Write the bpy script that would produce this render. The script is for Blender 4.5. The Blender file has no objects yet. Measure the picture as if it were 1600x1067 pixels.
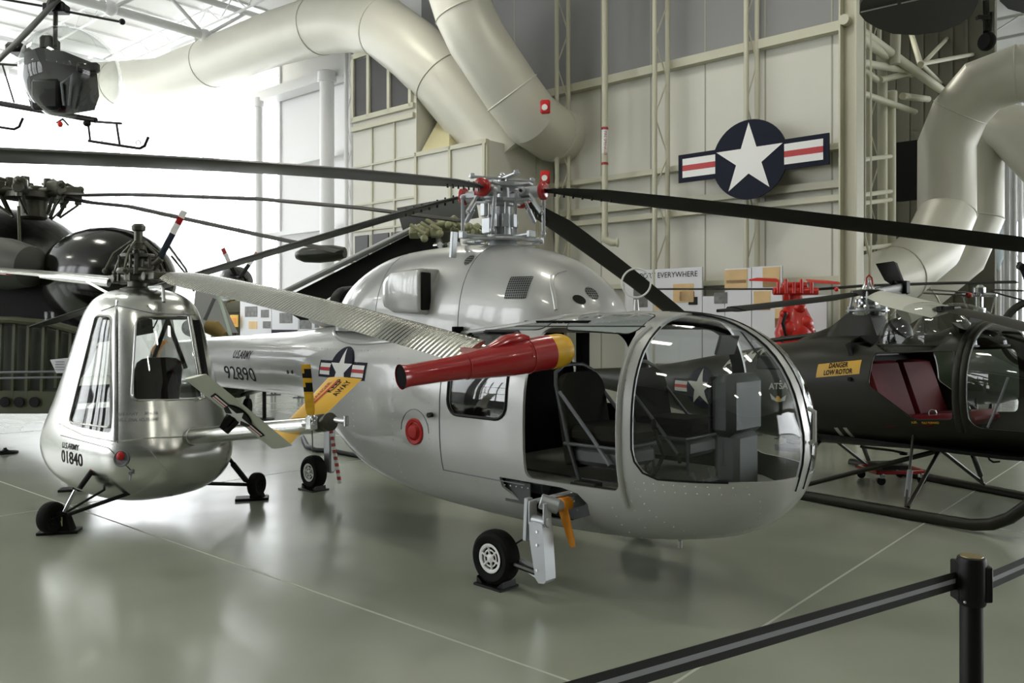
import bpy, bmesh, math, random
from mathutils import Vector, Matrix
from mathutils.bvhtree import BVHTree
random.seed(7)
PI = math.pi
sc = bpy.context.scene
col = sc.collection
F, CX, HY, CAMZ = 1300.0, 800.0, 508.0, 1.65
V = Vector

# ------------------------------------------------------------ camera
cd = bpy.data.cameras.new('camera'); cam = bpy.data.objects.new('camera', cd); col.objects.link(cam)
cam.location = (0, 0, CAMZ); cam.rotation_euler = (PI/2, 0, 0)
cd.sensor_width = 36; cd.lens = 36*F/1600; cd.shift_y = -25.5/1600; cd.clip_end = 300
cd.dof.use_dof = False
sc.camera = cam
sc.view_settings.view_transform = 'Standard'; sc.view_settings.look = 'None'
sc.view_settings.gamma = 1; sc.view_settings.exposure = 0.64

def P(px, py, D):
    return V(((px-CX)/F*D, D, CAMZ-(py-HY)/F*D))
def PZ(px, py, z):
    D = (CAMZ-z)*F/(py-HY); return V(((px-CX)/F*D, D, z))

# ------------------------------------------------------------ materials
def lin(c):
    if isinstance(c, str):
        c = [int(c[i:i+2], 16)/255 for i in (0, 2, 4)]
        c = [x/12.92 if x <= .04045 else ((x+.055)/1.055)**2.4 for x in c]
    return (*c[:3], 1)
MATS = {}
def mat(name, colr, rough=.5, metal=0, spec=.5, coat=0, bump=0, bscale=30, var=0, vscale=3, emit=0, anis=0, stretch=(1,1,1), bdist=.01):
    if name in MATS: return MATS[name]
    m = bpy.data.materials.new(name); m.use_nodes = True; nt = m.node_tree; b = nt.nodes['Principled BSDF']
    c = lin(colr); b.inputs['Base Color'].default_value = c
    b.inputs['Roughness'].default_value = rough; b.inputs['Metallic'].default_value = metal
    b.inputs['Specular IOR Level'].default_value = spec; b.inputs['Coat Weight'].default_value = coat
    b.inputs['Coat Roughness'].default_value = .06; b.inputs['Anisotropic'].default_value = anis
    if emit:
        b.inputs['Emission Color'].default_value = c; b.inputs['Emission Strength'].default_value = emit
    if bump or var:
        tc = nt.nodes.new('ShaderNodeTexCoord'); mp = nt.nodes.new('ShaderNodeMapping'); mp.inputs['Scale'].default_value = stretch
        nt.links.new(tc.outputs['Object'], mp.inputs[0])
    if bump:
        n = nt.nodes.new('ShaderNodeTexNoise'); n.inputs['Scale'].default_value = bscale; n.inputs['Detail'].default_value = 3
        bp = nt.nodes.new('ShaderNodeBump'); bp.inputs['Strength'].default_value = bump; bp.inputs['Distance'].default_value = bdist
        nt.links.new(mp.outputs[0], n.inputs['Vector']); nt.links.new(n.outputs['Fac'], bp.inputs['Height']); nt.links.new(bp.outputs[0], b.inputs['Normal'])
    if var:
        n = nt.nodes.new('ShaderNodeTexNoise'); n.inputs['Scale'].default_value = vscale; n.inputs['Detail'].default_value = 5
        r = nt.nodes.new('ShaderNodeMix'); r.data_type = 'RGBA'
        r.inputs[6].default_value = tuple(x*(1-var) for x in c[:3])+(1,); r.inputs[7].default_value = tuple(min(1, x*(1+var)) for x in c[:3])+(1,)
        nt.links.new(mp.outputs[0], n.inputs['Vector']); nt.links.new(n.outputs['Fac'], r.inputs[0]); nt.links.new(r.outputs[2], b.inputs['Base Color'])
    MATS[name] = m; return m
def glass_mat(name, tint, rough=.02, refl=1.5):
    m = bpy.data.materials.new(name); m.use_nodes = True; nt = m.node_tree; nt.nodes.clear()
    o = nt.nodes.new('ShaderNodeOutputMaterial'); t = nt.nodes.new('ShaderNodeBsdfTransparent'); g = nt.nodes.new('ShaderNodeBsdfGlossy')
    lw = nt.nodes.new('ShaderNodeLayerWeight'); lw.inputs[0].default_value = .5; pw = nt.nodes.new('ShaderNodeMath'); pw.operation = 'POWER'; pw.inputs[1].default_value = 3.5; fr = nt.nodes.new('ShaderNodeMath'); fr.operation = 'MULTIPLY_ADD'; fr.inputs[1].default_value = .75; fr.inputs[2].default_value = refl
    nt.links.new(lw.outputs['Facing'], pw.inputs[0]); nt.links.new(pw.outputs[0], fr.inputs[0]); mx = nt.nodes.new('ShaderNodeMixShader')
    t.inputs[0].default_value = (*tint, 1); g.inputs['Roughness'].default_value = rough
    nt.links.new(fr.outputs[0], mx.inputs[0]); nt.links.new(t.outputs[0], mx.inputs[1]); nt.links.new(g.outputs[0], mx.inputs[2]); nt.links.new(mx.outputs[0], o.inputs[0])
    MATS[name] = m; return m

silver = mat('silver_paint', 'b2b3b1', .32, .2, .5, .7, bump=.16, bscale=6, bdist=.02, var=.05, vscale=4)
alu = mat('polished_aluminium', 'cfd0cc', .23, 1.0, bump=.12, bscale=7, bdist=.01, var=.08, vscale=6)
alublade = mat('ribbed_aluminium_skin', 'b9bab2', .3, .9, bump=.1)
hubgrey = mat('hub_grey_paint', 'a9adb0', .35, .45, coat=.2)
chrome = mat('bright_metal', 'd4d6d8', .18, 1)
darkmetal = mat('dark_metal', '33332f', .4, .7)
oilmetal = mat('weathered_gunmetal', '54544b', .42, .7, var=.3, vscale=25)
blk = mat('black_paint', '0a0a0a', .45, 0, .25)
blkm = mat('black_blade_paint', '0f100d', .55, 0, .2)
bladegrey = mat('dark_grey_blade', '2e2f2b', .42, .1, .35)
rubber = mat('tyre_rubber', '0d0c0c', .8, 0, .2, bump=.2, bscale=60)
redp = mat('red_gloss_paint', '9c1015', .25, 0, .5, .6)
redc = mat('red_cover', 'c02020', .5)
yel = mat('yellow_paint', 'd9a92a', .38, 0, .5)
orange = mat('orange_tape', 'd88a1e', .5)
whitep = mat('white_paint', 'e4e4e2', .45)
navy = mat('navy_paint', '0b1125', .6, 0, .2)
blackd = mat('black_lettering', '0b0b0d', .6, 0, .2)
lettergrey = mat('grey_lettering', '6d7076', .5)
letterw = mat('pale_lettering', 'b8b8ae', .5)
redd = mat('red_marking', 'b02a2c', .5)
olive = mat('olive_paint', '25251d', .38, .0, .28, 0, var=.1)
oliveg = mat('olive_gloss_paint', '0a0905', .16, 0, .5, .15)
olivel = mat('faded_olive_paint', '43462f', .5, 0, var=.2, vscale=8)
cabin = mat('cabin_grey', '484c4d', .5, .1, var=.1)
cabind = mat('cabin_dark_lining', '101111', .9, 0, .1)
seatm = mat('dark_olive_seat_fabric', '201f1a', .9, 0, .2, bump=.2, bscale=200)
redseat = mat('maroon_vinyl', '600412', .6, 0, .2)
brownseat = mat('brown_leather', '1a0b0a', .5)
glass = glass_mat('clear_acrylic', (.93, .94, .93), refl=.05)
glassb = glass_mat('clear_bubble', (.95, .96, .96), refl=.035)
cream = mat('cream_wall_panel', 'd0cfc5', .55, var=.04, vscale=1)
creamd = mat('cream_steel', 'c2c0ac', .5)
greyw = mat('grey_wall_panel', '8d8d8e', .7, var=.05, vscale=1)
whites = mat('white_steel', 'e6e6e6', .5)
ductm = mat('cream_duct_skin', 'cfcdc0', .42, .1, var=.06, vscale=1.5, bump=.08, bscale=2, bdist=.05)
louver = mat('dark_grey_glazing', '3c3c3c', .5, .0, var=.2, vscale=1.2)
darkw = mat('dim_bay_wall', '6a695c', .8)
board = mat('exhibit_board_white', 'dcdde2', .5)
tan = mat('sepia_photo', 'd9b987', .6, var=.25, vscale=3)
sepia = mat('sepia_dark', '9a5a36', .6, var=.3, vscale=6)
bw = mat('black_and_white_photo', '707070', .6, var=.9, vscale=9)
alarm = mat('alarm_red', 'c0181c', .35)
lampm = mat('lamp_diffuser', (1, .97, .86), emit=22)
skyp = mat('daylit_window_panel', (.96, .98, 1), emit=2.2)
skye = mat('end_window_panel', (.96, .98, 1), emit=1.7)
skyd = mat('bright_daylight_panel', (.96, .98, 1), emit=3.5)  # shared by the far bay windows and the added reflection panels

# ------------------------------------------------------------ mesh builder
class MB:
    def __init__(s): s.v = []; s.f = []; s.m = []
    def add(s, vs, fs, mi=0):
        n = len(s.v); s.v += [V(p) for p in vs]; s.f += [tuple(i+n for i in f) for f in fs]; s.m += [mi]*len(fs); return s
    def box(s, c, d, R=None, mi=0, b=None):
        c = V(c); h = [x/2 for x in d]
        if b is None: b = min(d)*.12
        pts = []
        for sx in (-1, 1):
            for sy in (-1, 1):
                for sz in (-1, 1):
                    for ax in range(3):
                        q = [sx*(h[0]-b), sy*(h[1]-b), sz*(h[2]-b)]
                        q[ax] += (sx, sy, sz)[ax]*b
                        pts.append(V(q))
        if R is not None: pts = [R @ p for p in pts]
        return s.hull([p+c for p in pts], mi)
    def hull(s, pts, mi=0):
        bm = bmesh.new()
        for p in pts: bm.verts.new(p)
        bmesh.ops.convex_hull(bm, input=bm.verts)
        bmesh.ops.dissolve_limit(bm, angle_limit=.01, verts=bm.verts, edges=bm.edges)
        bm.verts.index_update(); vs = [v.co.copy() for v in bm.verts]; fs = [[v.index for v in f.verts] for f in bm.faces]; bm.free()
        return s.add(vs, fs, mi)
    def rings(s, rs, mi=0, cap=True, close=False):
        n = len(rs[0]); vs = [p for r in rs for p in r]; fs = []
        K = len(rs)
        for i in range(K if close else K-1):
            a = i*n; b = ((i+1) % K)*n
            for j in range(n): fs.append((a+j, a+(j+1) % n, b+(j+1) % n, b+j))
        if cap and not close:
            fs.append(tuple(range(n))[::-1]); fs.append(tuple(range((K-1)*n, K*n)))
        return s.add(vs, fs, mi)
    def tube(s, pts, r, n=10, mi=0, cap=True, close=False, flat=None):
        pts = [V(p) for p in pts]; K = len(pts)
        rr = r if isinstance(r, (list, tuple)) else [r]*K
        T = []
        for i in range(K):
            if close: a = (pts[i]-pts[i-1]).normalized(); b = (pts[(i+1) % K]-pts[i]).normalized()
            else:
                a = (pts[i]-pts[i-1]).normalized() if i else (pts[1]-pts[0]).normalized()
                b = (pts[i+1]-pts[i]).normalized() if i < K-1 else a
            t = a+b
            T.append((t.normalized() if t.length > 1e-6 else a, a, b))
        up = V((0, 0, 1)) if abs(T[0][0].z) < .9 else V((1, 0, 0))
        if flat is not None: up = V(flat[1])
        N = (up-T[0][0]*up.dot(T[0][0])).normalized(); rs = []
        for i in range(K):
            t, a, b = T[i]; N = (N-t*N.dot(t)).normalized(); B = t.cross(N)
            ch = math.sqrt(max(.15, (1+a.dot(b))/2)); kd = (b-a); kd = kd.normalized() if kd.length > 1e-5 else None
            ring = []
            for j in range(n):
                w = 2*PI*j/n; fy = flat[0] if flat else 1
                d = N*math.cos(w)*rr[i]+B*math.sin(w)*rr[i]*fy
                if kd is not None: d = d+kd*d.dot(kd)*(1/ch-1)
                ring.append(pts[i]+d)
            rs.append(ring)
        return s.rings(rs, mi, cap, close)
    def lathe(s, prof, o=(0, 0, 0), ax=(0, 0, 1), n=20, mi=0, cap=True):
        ax = V(ax).normalized(); up = V((0, 0, 1)) if abs(ax.z) < .9 else V((1, 0, 0))
        A = ax.cross(up).normalized(); B = ax.cross(A); o = V(o)
        rs = [[o+ax*h+(A*math.cos(2*PI*j/n)+B*math.sin(2*PI*j/n))*max(r, 1e-4) for j in range(n)] for r, h in prof]
        return s.rings(rs, mi, cap)
    def cyl(s, a, b, r, n=14, mi=0):
        a = V(a); b = V(b); L = (b-a).length; e = min(r*.15, L*.1)
        return s.lathe([(r-e, 0), (r, e), (r, L-e), (r-e, L)], a, b-a, n, mi)
    def ell(s, c, d, R=None, nu=20, nv=10, mi=0):
        c = V(c); rs = []
        for i in range(nv+1):
            a = -PI/2+PI*i/nv; k = max(math.cos(a), .01)
            ring = [V((d[0]*k*math.cos(2*PI*j/nu), d[1]*k*math.sin(2*PI*j/nu), d[2]*math.sin(a))) for j in range(nu)]
            if R is not None: ring = [R @ p for p in ring]
            rs.append([p+c for p in ring])
        return s.rings(rs, mi)
    def prism(s, poly, off, mi=0):
        poly = [V(p) for p in poly]; off = V(off); n = len(poly)
        return s.add(poly+[p+off for p in poly], [tuple(range(n))[::-1], tuple(range(n, 2*n))]+[(i, (i+1) % n, n+(i+1) % n, n+i) for i in range(n)], mi)
    def torus(s, c, ax, R, r, n=28, m=8, mi=0):
        ax = V(ax).normalized(); up = V((0, 0, 1)) if abs(ax.z) < .9 else V((1, 0, 0)); A = ax.cross(up).normalized(); B = ax.cross(A); c = V(c)
        rs = []
        for i in range(n):
            d = A*math.cos(2*PI*i/n)+B*math.sin(2*PI*i/n)
            rs.append([c+d*(R+r*math.cos(2*PI*j/m))+ax*r*math.sin(2*PI*j/m) for j in range(m)])
        return s.rings(rs, mi, False, True)
def build(name, mb, m, parent=None, angle=38, **props):
    me = bpy.data.meshes.new(name)
    me.from_pydata([tuple(p) for p in mb.v], [], mb.f)
    for x in (m if isinstance(m, (list, tuple)) else [m]): me.materials.append(x)
    for i, p in enumerate(me.polygons): p.material_index = mb.m[i]
    bm = bmesh.new(); bm.from_mesh(me); bmesh.ops.recalc_face_normals(bm, faces=bm.faces); bm.to_mesh(me); bm.free()
    for p in me.polygons: p.use_smooth = True
    try: me.set_sharp_from_angle(angle=math.radians(angle))
    except Exception: pass
    o = bpy.data.objects.new(name, me); col.objects.link(o)
    if parent: o.parent = parent
    for k, v in props.items(): o[k] = v
    return o
def thing(name, label, cat, loc=(0, 0, 0), rz=0, group=None):
    o = bpy.data.objects.new(name, None); col.objects.link(o); o.location = loc; o.rotation_euler = (0, 0, rz)
    o.empty_display_size = .2; o['label'] = label; o['category'] = cat
    if group: o['group'] = group
    o.matrix_world = Matrix.Translation(V(loc)) @ Matrix.Rotation(rz, 4, 'Z')
    return o
def tag(o, label, cat, group=None):
    o['label'] = label; o['category'] = cat
    if group: o['group'] = group
    return o
def struct(name, mb, m, angle=38): return build(name, mb, m, None, angle, kind='structure')
def loc_of(root):
    inv = (Matrix.Translation(root.location) @ Matrix.Rotation(root.rotation_euler.z, 4, 'Z')).inverted()
    def L(px, py, D): return inv @ P(px, py, D)
    def S(px, py, y):
        a = inv @ V((0, 0, CAMZ)); b = inv @ P(px, py, 1); t = (y-a.y)/(b.y-a.y); return a+(b-a)*t
    def Wd(p): return inv @ V(p)
    return L, S, Wd
def applied(o, mods):
    """o evaluated with the given modifiers: list of (type, dict)"""
    for t, kw in mods:
        md = o.modifiers.new(t, t)
        for k, v in kw.items(): setattr(md, k, v)
    bpy.context.view_layer.update()
    dg = bpy.context.evaluated_depsgraph_get()
    me = bpy.data.meshes.new_from_object(o.evaluated_get(dg)); o.modifiers.clear(); old = o.data; o.data = me
    for p in me.polygons: p.use_smooth = True
    try: me.set_sharp_from_angle(angle=math.radians(35))
    except Exception: pass
    bpy.data.meshes.remove(old); return o
def cutter(mb, parent=None):
    o = build('cutter', mb, [], parent); o.data.materials.clear(); return o
def kill(*os):
    for o in os: me = o.data; bpy.data.objects.remove(o); bpy.data.meshes.remove(me)
def interp(T, x):
    """Catmull-Rom through rows (x, a, b, ...)"""
    if x <= T[0][0]: return T[0][1:]
    for i in range(len(T)-1):
        if x <= T[i+1][0]:
            x0, x1 = T[i][0], T[i+1][0]; t = (x-x0)/(x1-x0); h = x1-x0; out = []
            for k in range(1, len(T[0])):
                y0, y1 = T[i][k], T[i+1][k]
                m0 = (y1-T[i-1][k])/(x1-T[i-1][0]) if i > 0 else (y1-y0)/h
                m1 = (T[i+2][k]-y0)/(T[i+2][0]-x0) if i < len(T)-2 else (y1-y0)/h
                t2, t3 = t*t, t*t*t
                out.append((2*t3-3*t2+1)*y0+(t3-2*t2+t)*h*m0+(-2*t3+3*t2)*y1+(t3-t2)*h*m1)
            return out
    return T[-1][1:]
def sgnp(a, e): return math.copysign(abs(a)**e, a)
def body(T, xs, N=56, mi=0, ins=0, yc=0):
    rs = []
    for x in xs:
        zt, zb, hw, n = interp(T, x)[:4]; c = (zt+zb)/2; h = max((zt-zb)/2-ins, .004); w = max(hw-ins, .004)
        rs.append([V((x, yc+w*sgnp(math.cos(2*PI*j/N), 2/n), c+h*sgnp(math.sin(2*PI*j/N), 2/n))) for j in range(N)])
    return MB().rings(rs, mi)
def lins(a, b, n): return [a+(b-a)*i/(n-1) for i in range(n)]
def rrect(x0, x1, z0, z1, r, k=5):
    out = []
    rr = r if isinstance(r, (list, tuple)) else (r,)*4
    for (cx, cz, a0, q) in ((x1-rr[0], z1-rr[0], 0, rr[0]), (x0+rr[1], z1-rr[1], 90, rr[1]), (x0+rr[2], z0+rr[2], 180, rr[2]), (x1-rr[3], z0+rr[3], 270, rr[3])):
        for i in range(k+1):
            a = math.radians(a0+90*i/k); out.append((cx+q*math.cos(a), cz+q*math.sin(a)))
    return out
def blade(mb, pts, cdir, chords, thick, mi=0, lead=.3, n=7):
    """an aerofoil blade along pts, chord along cdir"""
    pts = [V(p) for p in pts]; K = len(pts); rs = []
    ch = chords if isinstance(chords, (list, tuple)) else [chords]*K; cdir = [V(cdir).normalized()]*K if not isinstance(cdir, list) else [V(c).normalized() for c in cdir]
    th = thick if isinstance(thick, (list, tuple)) else [thick]*K
    for i in range(K):
        t = (pts[min(i+1, K-1)]-pts[max(i-1, 0)]).normalized(); nrm = t.cross(cdir[i]).normalized()
        if nrm.z < 0: nrm = -nrm
        ring = []
        for j in range(n):
            u = (1-math.cos(PI*j/(n-1)))/2; y = 1.9*th[i]*(.9*math.sqrt(u)-.9*u+.25*(u-u*u)) if u < 1 else 0
            ring.append(pts[i]+cdir[i]*ch[i]*(lead-u)+nrm*y)
        for j in range(n-2, 0, -1):
            u = (1-math.cos(PI*j/(n-1)))/2; y = 1.9*th[i]*(.9*math.sqrt(u)-.9*u+.25*(u-u*u))
            ring.append(pts[i]+cdir[i]*ch[i]*(lead-u)-nrm*y*.75)
        rs.append(ring)
    return mb.rings(rs, mi)
def bvh(mb): return BVHTree.FromPolygons([tuple(p) for p in mb.v], [list(f) for f in mb.f])
def star(cx, cz, r, rot=0): return [(cx+(r if i % 2 == 0 else r*.382)*math.sin(PI*i/5+rot), cz+(r if i % 2 == 0 else r*.382)*math.cos(PI*i/5+rot)) for i in range(10)]
def circ(cx, cz, r, n=36): return [(cx+r*math.cos(2*PI*i/n), cz+r*math.sin(2*PI*i/n)) for i in range(n)]
def rect(x0, x1, z0, z1): return [(x0, z0), (x1, z0), (x1, z1), (x0, z1)]
def insignia(s=1):
    """roundel with bars: list of (polygon, material index) for [navy, white, red]; radius of disc = 1"""
    q = []
    q.append((rect(-2.0, 2.0, -.37, .37), 0)); q.append((circ(0, 0, 1.0), 0))
    for k in (-1, 1):
        a, b = sorted((k*.92, k*1.87)); q.append((rect(a, b, -.25, .25), 1)); q.append((rect(a, b, -.075, .075), 2))
    q.append((circ(0, 0, .93), 0)); q.append((star(0, 0, .93), 1))
    return [([(x*s, y*s) for x, y in p], m) for p, m in q]
def polymesh(polys, maxlen):
    out = []
    for lay, (poly, mi) in enumerate(polys):
        bm = bmesh.new(); vs = [bm.verts.new((x, y, 0)) for x, y in poly]; bm.faces.new(vs)
        bmesh.ops.triangulate(bm, faces=bm.faces)
        for _ in range(6):
            es = [e for e in bm.edges if e.calc_length() > maxlen]
            if not es: break
            bmesh.ops.subdivide_edges(bm, edges=es, cuts=1); bmesh.ops.triangulate(bm, faces=[f for f in bm.faces if len(f.verts) > 3])
        bm.verts.index_update(); out.append(([(v.co.x, v.co.y) for v in bm.verts], [[v.index for v in f.verts] for f in bm.faces], mi, lay)); bm.free()
    return out
def text2d(s, h, shear=0, bold=0, wide=1, align='LEFT', maxlen=None, spacing=1):
    cu = bpy.data.curves.new('lettering', 'FONT'); cu.body = s; cu.size = 1; cu.shear = shear; cu.offset = bold; cu.align_x = align; cu.space_character = spacing
    cu.resolution_u = 3; o = bpy.data.objects.new('lettering', cu); col.objects.link(o)
    bpy.context.view_layer.update(); dg = bpy.context.evaluated_depsgraph_get(); me = bpy.data.meshes.new_from_object(o.evaluated_get(dg))
    bm = bmesh.new(); bm.from_mesh(me); bmesh.ops.remove_doubles(bm, verts=bm.verts, dist=1e-5); bmesh.ops.triangulate(bm, faces=bm.faces)
    k = h/.69
    if maxlen:
        for _ in range(2):
            es = [e for e in bm.edges if e.calc_length()*k > maxlen]
            if es: bmesh.ops.subdivide_edges(bm, edges=es, cuts=1); bmesh.ops.triangulate(bm, faces=[f for f in bm.faces if len(f.verts) > 3])
    bm.verts.index_update()
    r = ([(v.co.x*k*wide, v.co.y*k) for v in bm.verts], [[v.index for v in f.verts] for f in bm.faces]); bm.free()
    bpy.data.objects.remove(o); bpy.data.curves.remove(cu); bpy.data.meshes.remove(me); return r
def decal(name, parts, mats, parent, to3, tree=None, ray=None, eps=.003):
    """parts: list of (verts2d, faces, mi, layer); to3 maps (u,v) to 3-D, then cast along ray on the tree"""
    mb = MB()
    for vs, fs, mi, lay in parts:
        pts = []
        for u, v in vs:
            p = V(to3(u, v))
            if tree is not None:
                h = tree.ray_cast(p, V(ray))
                if h[0] is not None: p = h[0]-V(ray).normalized()*(eps+lay*.0012)
            elif ray is not None: p = p-V(ray).normalized()*(eps+lay*.0012)
            pts.append(p)
        mb.add(pts, fs, mi)
    return build(name, mb, mats, parent, 80)
def tx(s, h, mi=0, lay=0, **k):
    a, b = text2d(s, h, **k); return (a, b, mi, lay)
# ============================================================ THE HALL
UX, VX = V((-.755, .656, 0)), V((.655, .755, 0))
def W(u, v, z): p = UX*u+VX*v; return V((p.x, p.y, z))
def WP(px, py, v):
    k = (px-CX)/F; D = v/(.655*k+.755); return P(px, py, D)
def UV(p): return V(p).dot(UX), V(p).dot(VX)
RW = Matrix((UX, VX, V((0, 0, 1)))).transposed()       # local axes u, v, z
def wbox(mb, u0, u1, v0, v1, z0, z1, mi=0, b=0.0):
    c = W((u0+u1)/2, (v0+v1)/2, (z0+z1)/2); mb.box(c, (abs(u1-u0), abs(v1-v0), abs(z1-z0)), RW, mi, max(b, .0005)); return mb
CEIL = 9.6
# floor: glossy sealed concrete with a cloudy finish
fm = mat('floor_epoxy', '83877b', .2, 0, .5, 0)
nt = fm.node_tree; b = nt.nodes['Principled BSDF']
tc = nt.nodes.new('ShaderNodeTexCoord'); n1 = nt.nodes.new('ShaderNodeTexNoise'); n1.inputs['Scale'].default_value = .9; n1.inputs['Detail'].default_value = 6
r1 = nt.nodes.new('ShaderNodeMix'); r1.data_type = 'RGBA'; r1.inputs[6].default_value = lin('858a7c'); r1.inputs[7].default_value = lin('9da294')
nt.links.new(tc.outputs['Object'], n1.inputs['Vector']); nt.links.new(n1.outputs['Fac'], r1.inputs[0]); nt.links.new(r1.outputs[2], b.inputs['Base Color'])
n2 = nt.nodes.new('ShaderNodeTexNoise'); n2.inputs['Scale'].default_value = 2.2; n2.inputs['Detail'].default_value = 4
mr = nt.nodes.new('ShaderNodeMapRange'); mr.inputs[3].default_value = .13; mr.inputs[4].default_value = .27
nt.links.new(tc.outputs['Object'], n2.inputs['Vector']); nt.links.new(n2.outputs['Fac'], mr.inputs[0]); nt.links.new(mr.outputs[0], b.inputs['Roughness'])
n3 = nt.nodes.new('ShaderNodeTexNoise'); n3.inputs['Scale'].default_value = 1.4; bp = nt.nodes.new('ShaderNodeBump'); bp.inputs['Strength'].default_value = .05; bp.inputs['Distance'].default_value = .008
nt.links.new(tc.outputs['Object'], n3.inputs['Vector']); pass
U0, U1, V0, V1 = -32, 28, -14, 46
mb = MB(); wbox(mb, U0, U1, V0, V1, -.2, 0); struct('floor', mb, fm)
# sawn floor joints
jm = mat('floor_joint_filler', 'b3b4a8', .5)
mb = MB()
uj, vj = UV(PZ(210, 826, 0))
for k in range(-3, 4): wbox(mb, U0+1, U1-1, vj+k*4.6-.008, vj+k*4.6+.008, 0, .0015)
uj2, _ = UV(PZ(1442, 820, 0))
for k in range(-3, 5): wbox(mb, uj2+k*6.1-.008, uj2+k*6.1+.008, V0+1, V1-1, 0, .0015)
struct('trim_1', mb, jm)
# ceiling deck
cm = mat('ceiling_deck', 'e6e6e4', .7)
mb = MB(); wbox(mb, U0, U1, V0, V1, CEIL, CEIL+.2)
u = U0
while u < U1:
    wbox(mb, u, u+.12, V0, V1, CEIL-.05, CEIL); u += 1.2
struct('ceiling', mb, cm)
# --- main panelled wall (parallel to u, at v = 12.24)
VW = 12.24
uR = UV(WP(1340, 508, VW))[0]; uM = 13.2
seam = mat('panel_seam_strip', 'a5a498', .7)  # thin darker strips mark the panel seams
mb = MB()
wbox(mb, uR, uM, VW, VW+.25, 0, 5.95, 0); wbox(mb, uR, uM, VW, VW+.25, 5.95, CEIL, 1)
u = uR+.35
while u < uM:
    wbox(mb, u-.012, u+.012, VW-.006, VW+.01, .0, CEIL, 2); u += 1.02
struct('wall_right', mb, [cream, greyw, seam])
mb = MB()
for z0, z1 in ((5.88, 6.02), (4.18, 4.27), (3.63, 3.74), (3.44, 3.53), (2.28, 2.36)):
    wbox(mb, uR, uM, VW-.16, VW, z0, z1)
struct('trim_2', mb, creamd)
# --- daylit wall farther left, same plane
mb = MB()
wbox(mb, uM, U1, VW, VW+.2, 0, 2.2, 0)
wbox(mb, uM, 18.5, VW, VW+.2, 2.2, CEIL, 0)
wbox(mb, 18.5, U1, VW, VW+.2, 7.5, 7.8, 0)
struct('wall_left', mb, [whites])
mb = MB(); wbox(mb, 18.5, U1, VW+.1, VW+.14, 2.2, 7.5); wbox(mb, 18.5, U1, VW+.1, VW+.14, 7.8, CEIL); struct('window_1', mb, skyp)
mb = MB()
u = 18.5
while u < U1:
    wbox(mb, u-.05, u+.05, VW-.05, VW+.1, 2.2, CEIL); u += 1.9
for z in (3.6, 5.0, 6.4): wbox(mb, 18.5, U1, VW-.04, VW+.1, z-.04, z+.04)
wbox(mb, 13.2, U1, VW-.5, VW-.1, 7.35, 7.6)
for z in (2.1, 3.9, 5.6): wbox(mb, 13.2, U1, VW-.3, VW-.16, z, z+.1)
struct('trim_3', mb, whites)
# end wall far left, back walls behind the photographer
mb = MB(); wbox(mb, U1, U1+.2, V0, VW, 0, 2.6, 0); wbox(mb, U1, U1+.2, V0, VW, 9.2, CEIL, 0)
struct('wall_end', mb, whites)
mb = MB(); wbox(mb, U1, U1+.1, V0, VW, 2.6, 9.2); struct('window_2', mb, skye)
mb = MB(); wbox(mb, U0, U1, V0-.2, V0, 0, CEIL, 0)
for u in (-14, -6, 2, 10, 18, 26): wbox(mb, u-.2, u+.2, V0, V0+.3, 0, CEIL, 0)
struct('wall_back', mb, [mat('dim_back_wall', '5a5a56', .7)])
mb = MB()
for u in (12.5, 18.5, 24.5): wbox(mb, u-2.2, u+2.2, V0+.02, V0+.06, 1.2, 9.0 if u > 10 else 6.5)
struct('cowl_reflection_panels', mb, skyd)  # added glowing panels, unseen behind the camera, for reflections on the cowling
mb = MB()
for u in (12.5, 18.5, 24.5):
    for k in (-1.1, 0, 1.1): wbox(mb, u+k-.05, u+k+.05, V0+.06, V0+.12, 1.2, 6.5)
    for z in (2.9, 4.7): wbox(mb, u-2.2, u+2.2, V0+.06, V0+.12, z-.05, z+.05)
struct('trim_4', mb, darkmetal)  # bars across the added reflection panels
mb = MB(); wbox(mb, U0-.2, U0, V0, V1, 0, CEIL); struct('wall_side', mb, darkw)
mb = MB(); wbox(mb, U0, U0+.1, 20, 44, .3, 8); struct('window_4', mb, skyd)
# deep bay on the right
ub = UV(WP(1556, 508, 20))[0]
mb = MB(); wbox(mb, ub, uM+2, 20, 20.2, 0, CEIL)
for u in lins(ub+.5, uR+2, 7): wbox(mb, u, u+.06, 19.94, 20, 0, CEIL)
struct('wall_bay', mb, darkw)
mb = MB(); wbox(mb, U0, U1, V1, V1+.2, 0, CEIL); struct('wall_far', mb, whites)
ua, uc = UV(WP(1640, 508, 36))[0], UV(WP(1510, 508, 36))[0]
mb = MB(); wbox(mb, U0+2, uc, V1-.12, V1-.02, .3, 6.6); struct('window_5', mb, skyd)

# --- columns
def lattice(name, label, p1, p2, z1, m, r=.04, step=.62, z0=0, group=None, r2=.012):
    t = thing(name, label, 'column', (p1.x, p1.y, 0), 0, group); _, _, Wd = loc_of(t)
    a = Wd((p1.x, p1.y, 0)); b = Wd((p2.x, p2.y, 0))
    for q in (a, b):
        mb = MB(); mb.tube([(q.x, q.y, z0), (q.x, q.y, z1)], r, 10); build('chord', mb, m, t)
    mb = MB(); z = z0+.1; k = 0
    while z+step < z1:
        c, d = (a, b) if k % 2 == 0 else (b, a)
        mb.tube([(c.x, c.y, z), (d.x, d.y, z+step)], r2, 6); z += step; k += 1
    build('lacing_bar', mb, m, t)
    return t
lattice('lattice_column', 'cream lattice wall column left of the round star emblem', WP(1023, 508, 11.75), WP(1043, 508, 12.0), CEIL, creamd)
lattice('lattice_column', 'cream lattice wall column directly behind the round star emblem', WP(1166, 508, 11.95), WP(1183, 508, 12.1), CEIL, creamd)
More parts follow.
